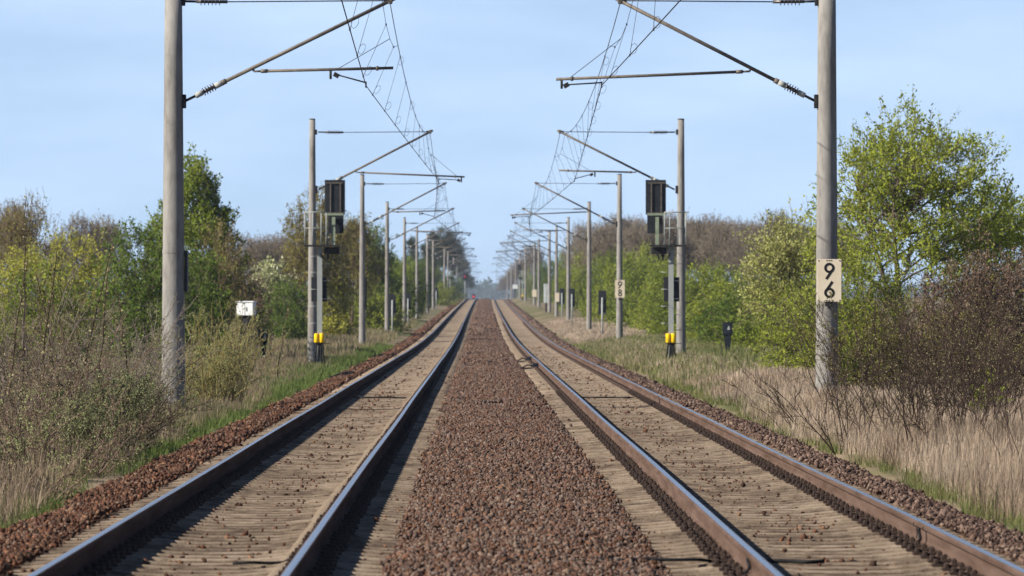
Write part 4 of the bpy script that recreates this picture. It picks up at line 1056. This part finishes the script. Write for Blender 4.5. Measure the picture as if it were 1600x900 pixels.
put(crown_tree('leafy_bush', 'dark green tree between the third and fourth left masts', 'tree', 56, 6.3, 1.5, .0, 190, 8, .6, 9, .16, 'lf_deep', shape='shrub', trunk_r=.08, stems=3, shell=.4, twr=.012), 586, 25)
bl = put2(bt[0], 135, 25, 'bare greyish tree rising behind the yellow-green bush', .4, (.62, .62, .60)); bl['group'] = 'bare trees on the left'
put2(bt[2], 165, 24, 'bare greyish tree left of the dark green bush, far behind', 1.4, (.55, .55, .63), 'bare trees on the left')
put2(bt[1], 95, 24, 'bare tree far behind the left yellow-green bush', 2.4, (.55, .55, .56), 'bare trees on the left')
put2(bt[0], 22, 23, 'bare brown tree top at the extreme left edge', 2.0, (.6, .6, .70), 'bare trees on the left')
for k, (xp, s, sc_) in enumerate([(395, 22, .52), (418, 21, .55), (440, 20, .57), (462, 20, .55)]):
    put2(bt[k % 2*2], xp, s, ['low bare brown tree behind the left brown bushes', 'bare brown tree behind the top of the blossoming bush', 'bare brown tree behind the right flank of the blossoming bush', 'bare brown tree left of the second left mast'][k], k*1.1, (.62, .62, sc_), 'bare trees on the left')
for k, (xp, s, v, sc_, lab) in enumerate([(612, 21, 0, 1.3, 'green bush behind the fourth left mast'), (640, 17, 2, 1.5, 'dark green bush behind the fifth left mast'), (572, 27, 1, .9, 'lime bush beside the third left mast foot'),
        (600, 20, 2, 1.5, 'dark green bush deep behind the fourth left mast'), (625, 18, 0, 1.4, 'green bush between fourth and fifth left masts'), (660, 14, 2, 1.6, 'dark green bush behind the sixth left mast'),
        (676, 11, 0, 1.4, 'green bush behind the eighth left mast'), (690, 12.5, 1, .8, 'small lime bush in front of the ninth left mast'), (703, 9, 2, 1.3, 'far dark bush by the tenth left mast'), (718, 7, 2, 1.5, 'farthest dark bush at the end of the left row')]):
    put2(hb[v], xp, s, lab, k*1.7, (1.1, 1.1, sc_), 'green bushes along the left mast row')
pine = crown_tree('pine_tree', '', 'tree', 61, 15, 2.6, 4.5, 170, 9, .9, 14, .26, 'needle', shape='dome', trunk_r=.2, shell=.4, up=.4, twr=.02, lasp=.22)
pine2 = crown_tree('pine_tree', '', 'tree', 62, 14, 2.0, 2.0, 190, 9, .8, 14, .26, 'needle', shape='cone', trunk_r=.18, up=.4, twr=.02, lasp=.22)
for k, (xp, s, v, ytop, lab) in enumerate([(643, 13, 1, 376, 'pointed dark spruce right of the fifth left mast'), (676, 10.5, 1, 364, 'pointed dark spruce above the eighth left mast'), (694, 8.4, 0, 360, 'broad dark pine, tallest of the left far group'),
        (703, 8, 0, 366, 'dark pine right of the tallest far pine'), (713, 7.5, 0, 385, 'dark pine above the eleventh left mast'), (685, 9.2, 0, 374, 'dark pine left of the tallest far pine'), (722, 6.8, 0, 402, 'dark pine low at the end of the left pines'),
        (664, 12, 1, 384, 'pointed dark spruce above the seventh left mast'), (731, 6, 0, 430, 'last low dark pine of the left row')]):
    Yw = F/s; h = (482-ytop)/s+EYE-float(prof(Yw))+.3
    put2([pine, pine2][v], xp, s, lab, k*1.9, (max(.75, h/15),)*2+(h/(15 if v == 0 else 14),), 'dark conifers on the left')
for o in bt+hb+[pine, pine2]:           # the prototypes were only copied
    for ch in list(o.children): bpy.data.objects.remove(ch)
    bpy.data.objects.remove(o)

# distant wood on the horizon past the crest: a long low belt of crowns
rngd = np.random.default_rng(90)
n = 7000; P = np.stack([rngd.uniform(-700, 800, n), rngd.uniform(4500, 4900, n), np.zeros(n)], -1)
hmax = 16+3*np.sin(P[:, 0]*.035)+2*np.sin(P[:, 0]*.11+1)
P[:, 2] = prof(P[:, 1])+hmax*rngd.uniform(-.12, 1, n)
cl = np.repeat(P, 22, 0)+rngd.normal(0, 1.8, (n*22, 3))
V, Fq = leaves(rngd, cl, rngd.normal(size=cl.shape), 2.4, .7)
tag(link('distant_wood', np_mesh('distant_wood', V, Fq, [M['needle']])), 'hazy distant wood closing the view past the crest', 'wood', kind='stuff')

# --- foreground brush, left
TL = [((35, 160), 'thin bare brush at the ballast side in the left corner', 67, 26, .75, .7, 6, 4, 'bud', 'browntwig', .022, 3),
      ((105, 142), 'bare brown brush at the grass fringe left of the grey-green shrub', 68, 30, 1.0, .6, 6, 4, 'bud', 'browntwig', .022, 3),
      ((160, 124), 'bare brown brush behind the grey-green shrub', 69, 34, 1.5, .5, 6, 4, 'bud', 'twig', .024, 3),
      ((60, 146), 'low brown brush nearest the rail at the left edge', 63, 30, .95, .7, 6, 4, 'lf_willow', 'twig', .024, 4),
      ((205, 110), 'low brown brush at the foot of the nearest left mast', 64, 26, 1.0, .6, 6, 4, 'lf_sage', 'browntwig', .026, 6),
      ((-5, 138), 'dry brown brush cut by the left picture edge', 65, 34, 1.4, .6, 6, 4, 'lf_willow', 'browntwig', .026, 4),
      ((30, 112), 'dark leafless shrub with long whips at the left edge', 71, 40, 2.5, .36, 6, 4, 'bud', 'greytwig', .026, 3),
      ((110, 104), 'tangled brown shrub with tiny olive leaves, left of the grey-green shrub', 72, 40, 2.0, .5, 6, 4, 'bud', 'browntwig', .026, 3),
      ((175, 98), 'thorny brown shrub left of the nearest left mast', 73, 40, 2.2, .42, 6, 4, 'lf_willow', 'greytwig', .026, 3),
      ((70, 92), 'olive brushy shrub at the back of the left thicket', 74, 40, 2.4, .4, 6, 4, 'lf_willow', 'browntwig', .03, 3),
      ((190, 92), 'brown twiggy shrub touching the nearest left mast', 75, 36, 2.0, .4, 6, 4, 'bud', 'greytwig', .026, 3),
      ((10, 128), 'low dark brush in the left foreground corner', 76, 40, 1.6, .6, 6, 4, 'bud', 'browntwig', .026, 3),
      ((130, 126), 'low tangled brush in front of the grey-green shrub', 77, 30, 1.1, .6, 6, 4, 'lf_sage', 'twig', .028, 8)]
for ((xp, s), lab, sd, ns, ln_, sp, n1, n2, lm, wm, lf_, nl) in TL:
    put(twig_shrub('thorny_shrub', lab, 'shrub', sd, ns, ln_, sp, n1, n2, lm, wm, lf_, nl, group='brushy shrubs of the left thicket'), xp, s)
put(crown_tree('low_shrub', 'low grey-green leafy shrub before the nearest left mast', 'shrub', 78, .95, .62, .0, 95, 8, .2, 9, .032, 'lf_sage', 'twig', shape='shrub', trunk_r=.02, stems=6, shell=.42, up=.9, trunk='stems', crown='foliage', twr=.003), 178, 121)
put(crown_tree('low_shrub', 'second grey-green shrub nearer the rail, left foreground', 'shrub', 79, .75, .55, .0, 80, 8, .2, 9, .03, 'lf_sage', 'twig', shape='shrub', trunk_r=.02, stems=6, shell=.42, up=.9, trunk='stems', crown='foliage', twr=.003), 140, 133)
put(twig_shrub('willow_thicket', 'yellowish willow shoots in leaf right of the nearest left mast', 'shrub', 80, 90, 1.8, .16, 5, 3, 'lf_willow', 'willowstem', .032, 4, r0=.010, base_r=.5, arch=.08), 332, 84)
put(twig_shrub('willow_thicket', 'sparser willow shoots with few leaves beyond the first clump', 'shrub', 81, 30, 1.2, .2, 5, 3, 'lf_willow', 'browntwig', .035, 3, r0=.008, base_r=.35, arch=.1), 352, 80)
put(twig_shrub('willow_thicket', 'low pale brush in front of the white cabinet', 'shrub', 82, 60, 1.75, .2, 5, 3, 'lf_willow', 'browntwig', .035, 3, r0=.009, base_r=.25, arch=.06), 362, 66)
def whip(xp, s, H, lean, sd, lab):
    rg_ = np.random.default_rng(sd); t = np.linspace(0, 1, 10)
    P = np.stack([lean*t**1.5, np.zeros(10), H*t-.05], -1)+rg_.normal(0, .012, (10, 3))
    Vs, Fs = tubes(P[None], (.016*(1-.7*t))[None], 5)
    nb = 90; f = rg_.uniform(.25, 1, nb)*9; i0 = np.clip(f.astype(int), 0, 8); fr = (f-i0)[:, None]
    B = P[i0]*(1-fr)+P[i0+1]*fr
    Vl, Fl = leaves(rg_, B, rg_.normal(size=(nb, 3))+np.array([0, 0, .6]), .05, .6)
    root = thing('twig_whip', lab, 'twig'); Vj, Fj, mj = join((Vs, Fs, 0), (Vl, Fl, 1)); link('stem', np_mesh('stem', Vj, Fj, [M['twig'], M['bud']], mj), root)
    put(root, xp, s)
whip(36, 112, 3.3, .05, 1, 'tallest upright budding whip against the sky at the left edge')
whip(118, 112, 2.75, .55, 2, 'leaning budding whip rising right over the yellow bush')
whip(95, 112, 2.3, -.35, 3, 'budding whip leaning left over the yellow-green bush')
whip(60, 120, 2.6, .25, 5, 'slender budding whip right of the tallest one')
whip(150, 108, 2.5, .2, 6, 'upright whip before the dark green bush')
whip(205, 104, 2.2, -.2, 7, 'whip standing close left of the nearest left mast')
whip(8, 118, 2.4, .3, 8, 'whip cutting the left picture edge')
put(crown_tree('low_shrub', 'low green scrub at the foot of the nearest right mast', 'shrub', 106, .75, .7, .0, 100, 8, .22, 9, .045, 'lf_green', 'twig', shape='shrub', trunk_r=.02, stems=6, shell=.42, up=.9, trunk='stems', crown='foliage', twr=.003), 1338, 86)
whip(432, 66, 2.0, .3, 4, 'thin whip left of the left junction box')

# --- foreground brush, right
TR_ = [((1490, 136), 'thin dark leafless shrub standing in the pale grass before the thorn thicket', 104, 20, 1.45, .4, 5, 4, 1),
       ((1562, 130), 'thin dark leafless shrub in pale grass close to the right edge', 105, 22, 1.6, .4, 5, 4, 1),
       ((1368, 128), 'dark leafless thorn shrub leaning over the ballast edge right of the nearest right mast', 91, 26, 1.7, .55, 5, 4, 2),
       ((1440, 120), 'dark thorn shrub in the middle of the right brush', 92, 34, 1.9, .38, 5, 4, 2),
       ((1510, 116), 'dark thorn shrub under the red-brown bush', 93, 34, 2.0, .34, 5, 4, 2),
       ((1585, 112), 'dark thorn shrub at the right edge of the picture', 94, 36, 2.0, .34, 5, 4, 2),
       ((1285, 104), 'sparse thorn shrub crossing the nearest right mast', 95, 12, 1.5, .8, 5, 3, 2),
       ((1470, 96), 'olive-leaved thorn shrub behind the right brush', 96, 34, 2.1, .36, 6, 4, 5),
       ((1550, 92), 'olive-leaved thorn shrub behind the right edge brush', 97, 34, 2.1, .36, 6, 4, 5),
       ((1610, 150), 'bare arching twigs hanging over the grass at the right edge', 98, 9, 1.5, 1.0, 4, 2, 1),
       ((1400, 96), 'olive-leaved thorn shrub behind the nearest right mast', 99, 30, 1.9, .36, 6, 4, 5),
       ((1340, 96), 'twiggy thorn shrub rising close right of the nearest right mast', 100, 26, 1.7, .36, 6, 4, 3)]
for ((xp, s), lab, sd, ns, ln_, sp, n1, n2, nl) in TR_:
    put(twig_shrub('thorn_shrub', lab, 'shrub', sd, ns, ln_, sp, n1, n2, 'bud' if nl < 4 else 'lf_olive', 'twig', .024 if nl < 4 else .034, nl, r0=.009, group='thorn shrubs of the right brush', base_r=.6, upw=1.15, arch=.16), xp, s)
put(twig_shrub('leafy_sprig', 'small fresh green sprig standing in the dry grass at right', 'shrub', 101, 6, .75, .15, 5, 2, 'lf_lime', 'twig', .05, 5, r0=.005, base_r=.06, arch=.05), 1540, 118)

# ----------------------------------------------------------------- grass
def blades(rng, x, y, h, wd, lean, K=4):
    n = len(x); z = gz(x, y)-.03
    a = rng.uniform(0, 2*np.pi, n); dirv = np.stack([np.cos(a), np.sin(a), np.zeros(n)], -1)
    sd = np.stack([-np.sin(a+rng.normal(0, .5, n)), np.cos(a), np.zeros(n)], -1); sd = unit(sd)
    t = np.linspace(0, 1, K)
    P = np.stack([x, y, z], -1)[:, None]+np.array([0, 0, 1.])*(h[:, None]*t[None])[:, :, None]+dirv[:, None]*(lean[:, None]*h[:, None]*t[None]**1.8)[:, :, None]
    wv = (wd[:, None]*np.array([1, .85, .6, .12])[None])[:, :, None]*sd[:, None]*.5
    V = np.stack([P-wv, P+wv], 2).reshape(-1, 3)
    b_ = (np.arange(n)*K*2)[:, None]; k = (np.arange(K-1)*2)[None]
    Fq = np.stack([b_+k, b_+k+1, b_+k+3, b_+k+2], -1).reshape(-1, 4)
    return V, Fq
def patch(y): return np.sin(y*.31)+.6*np.sin(y*.83+1)
def grass(name, mat, label, spec, sd):
    rg_ = np.random.default_rng(sd); VV = []; FF = []; off = 0
    for (x0, x1, y0, y1, dens, hmin, hmax, wd, ln_, mask) in spec:
        n = int((x1-x0)*(y1-y0)*dens); y = rg_.uniform(y0, y1, n); x = rg_.uniform(x0, x1, n)
        # stay inside what the picture can see, with a margin to both sides
        keep = (x*F/y > -VX-250) & (x*F/y < 1600-VX+250)
        if mask is not None: keep &= mask(x, y, rg_)
        x, y = x[keep], y[keep]; n = len(x)
        cl = .5+.5*np.sin(x*4.1+np.sin(y*1.7)*2)*np.sin(y*1.3+x*.7)
        h = hmin+(hmax-hmin)*rg_.beta(2, 2.2, n)*(.55+.45*cl)
        V, Fq = blades(rg_, x+xo(y), y, h, np.full(n, wd)*rg_.uniform(.6, 1.3, n), np.abs(rg_.normal(0, ln_, n)))
        VV.append(V); FF.append(Fq+off); off += len(V)
    return tag(link(name, np_mesh(name, np.concatenate(VV), np.concatenate(FF), [M[mat]])), label, 'grass', kind='stuff')
def edgeL(lo, hi): return lambda x, y, r: (x < lo+.12*np.sin(y*.5)+.1*np.sin(y*1.9)) & (x > hi+.35*np.sin(y*.23)+.15*np.sin(y*.9)-r.exponential(.15, len(x)))
def edgeR(lo, hi): return lambda x, y, r: (x > lo+.12*np.sin(y*.5+2)+.1*np.sin(y*1.7)) & (x < hi+.3*np.sin(y*.27)+.15*np.sin(y*.9)+r.exponential(.15, len(x)))
grass('green_grass', 'grass', 'short green grass fringe along the left ballast',
      [(-5.4, -3.7, 32, 52, 520, .05, .27, .008, .6, edgeL(-3.88, -4.7)), (-5.4, -3.7, 52, 75, 420, .05, .25, .008, .65, lambda x, y, r: edgeL(-3.88, -4.45)(x, y, r) & (np.sin(y*.7)+np.sin(y*.29+x*5)+r.normal(0, .6, len(x)) > -.35)), (-5.4, -3.7, 75, 130, 230, .08, .28, .012, .55, edgeL(-3.85, -4.45)), (-6.2, -3.7, 130, 260, 130, .10, .34, .02, .4, edgeL(-3.9, -4.7))], 201)
grass('dry_grass', 'strawdull', 'dull dry stalks and weeds on the left bank',
      [(-9, -4.1, 44, 80, 260, .12, .55, .008, .35, edgeL(-4.2, -99)), (-9, -4.1, 80, 110, 200, .10, .40, .009, .35, edgeL(-4.25, -99)), (-13, -4.2, 110, 190, 75, .10, .32, .016, .3, edgeL(-4.4, -99)), (-17, -4.4, 190, 420, 26, .15, .5, .03, .3, edgeL(-4.6, -99))], 202)
grass('mixed_grass', 'grassmix', 'mixed green and yellowing grass on the left bank',
      [(-9, -4.1, 44, 110, 130, .10, .36, .009, .45, edgeL(-4.15, -99)), (-13, -4.2, 110, 190, 50, .08, .28, .016, .4, edgeL(-4.2, -99)), (-17, -4.4, 190, 420, 16, .15, .5, .03, .35, edgeL(-4.5, -99))], 203)
grass('dry_grass', 'straw', 'tall pale straw-coloured grass along the right ballast',
      [(4.4, 9.5, 40, 60, 760, .08, .50, .0055, .30, lambda x, y, r: edgeR(4.68, 99)(x, y, r) & (np.sin(x*2.7+y*.9)+np.sin(y*1.7-x*1.3)+r.normal(0, .7, len(x)) > -1.1)), (4.4, 9.5, 60, 80, 480, .10, .44, .007, .28, edgeR(4.55, 99)), (4.4, 10.5, 80, 110, 340, .10, .38, .009, .28, edgeR(4.55, 99)), (4.4, 12, 110, 150, 90, .1, .34, .017, .22, lambda x, y, r: (x > 4.65) & (r.uniform(0, 1, len(x)) < np.clip(1.5-(x-5.2)/2.5-(y-120)/60, .12, 1))), (4.4, 6.6, 150, 420, 45, .1, .32, .03, .25, edgeR(4.7, 99)), (6.6, 13, 150, 420, 12, .08, .28, .03, .25, None)], 204)
grass('green_grass', 'grassmix', 'green and yellow grass tufts edging the right ballast',
      [(4.2, 6.2, 32, 75, 650, .05, .25, .007, .65, lambda x, y, r: edgeR(4.35, 4.75)(x, y, r) & (np.sin(y*.9)+np.sin(y*.37+x*4)+r.normal(0, .5, len(x)) > -1.0)), (4.2, 6.2, 75, 130, 260, .08, .28, .012, .55, edgeR(4.4, 4.7)), (4.3, 12, 130, 260, 70, .1, .4, .02, .4, edgeR(4.45, 99))], 205)
grass('green_grass', 'grass', 'fresh green grass tufts in the right foreground',
      [(4.2, 6.0, 34, 52, 480, .08, .32, .007, .55, lambda x, y, r: (x > 4.4) & (x < 4.95+.18*np.sin(y*1.9)) & (np.sin(y*1.1)+np.sin(y*.47+x*3) > .2)), (5.2, 14, 128, 200, 60, .06, .24, .02, .4, lambda x, y, r: np.sin(y*.3+x*.8) > -.1)], 206)

grass('dry_grass', 'strawdull', 'browner dead stalks mixed through the straw grass at right',
      [(4.5, 9.5, 40, 70, 170, .15, .6, .008, .3, lambda x, y, r: np.sin(x*1.9+y*.35)+np.sin(y*.6-x) > .1), (4.5, 10.5, 70, 120, 110, .10, .36, .011, .3, lambda x, y, r: np.sin(x*1.9+y*.25)+np.sin(y*.4-x) > 0)], 207)

# ----------------------------------------------------------------- haze
HZ = 0.00010
m, nt, N, L = new_mat('haze_air')
out = N.new('ShaderNodeOutputMaterial'); pv = N.new('ShaderNodeVolumePrincipled')
pv.inputs['Color'].default_value = (.68, .80, 1, 1); pv.inputs['Density'].default_value = HZ; pv.inputs['Anisotropy'].default_value = 0.1
L.new(pv.outputs[0], out.inputs['Volume'])
hz = MB(); hz.box((0, 3100, 11), (6600, 7000, 28)); ho = hz.build('haze', m)
tag(ho, 'thin bluish air between the camera and the horizon', 'haze', kind='stuff')
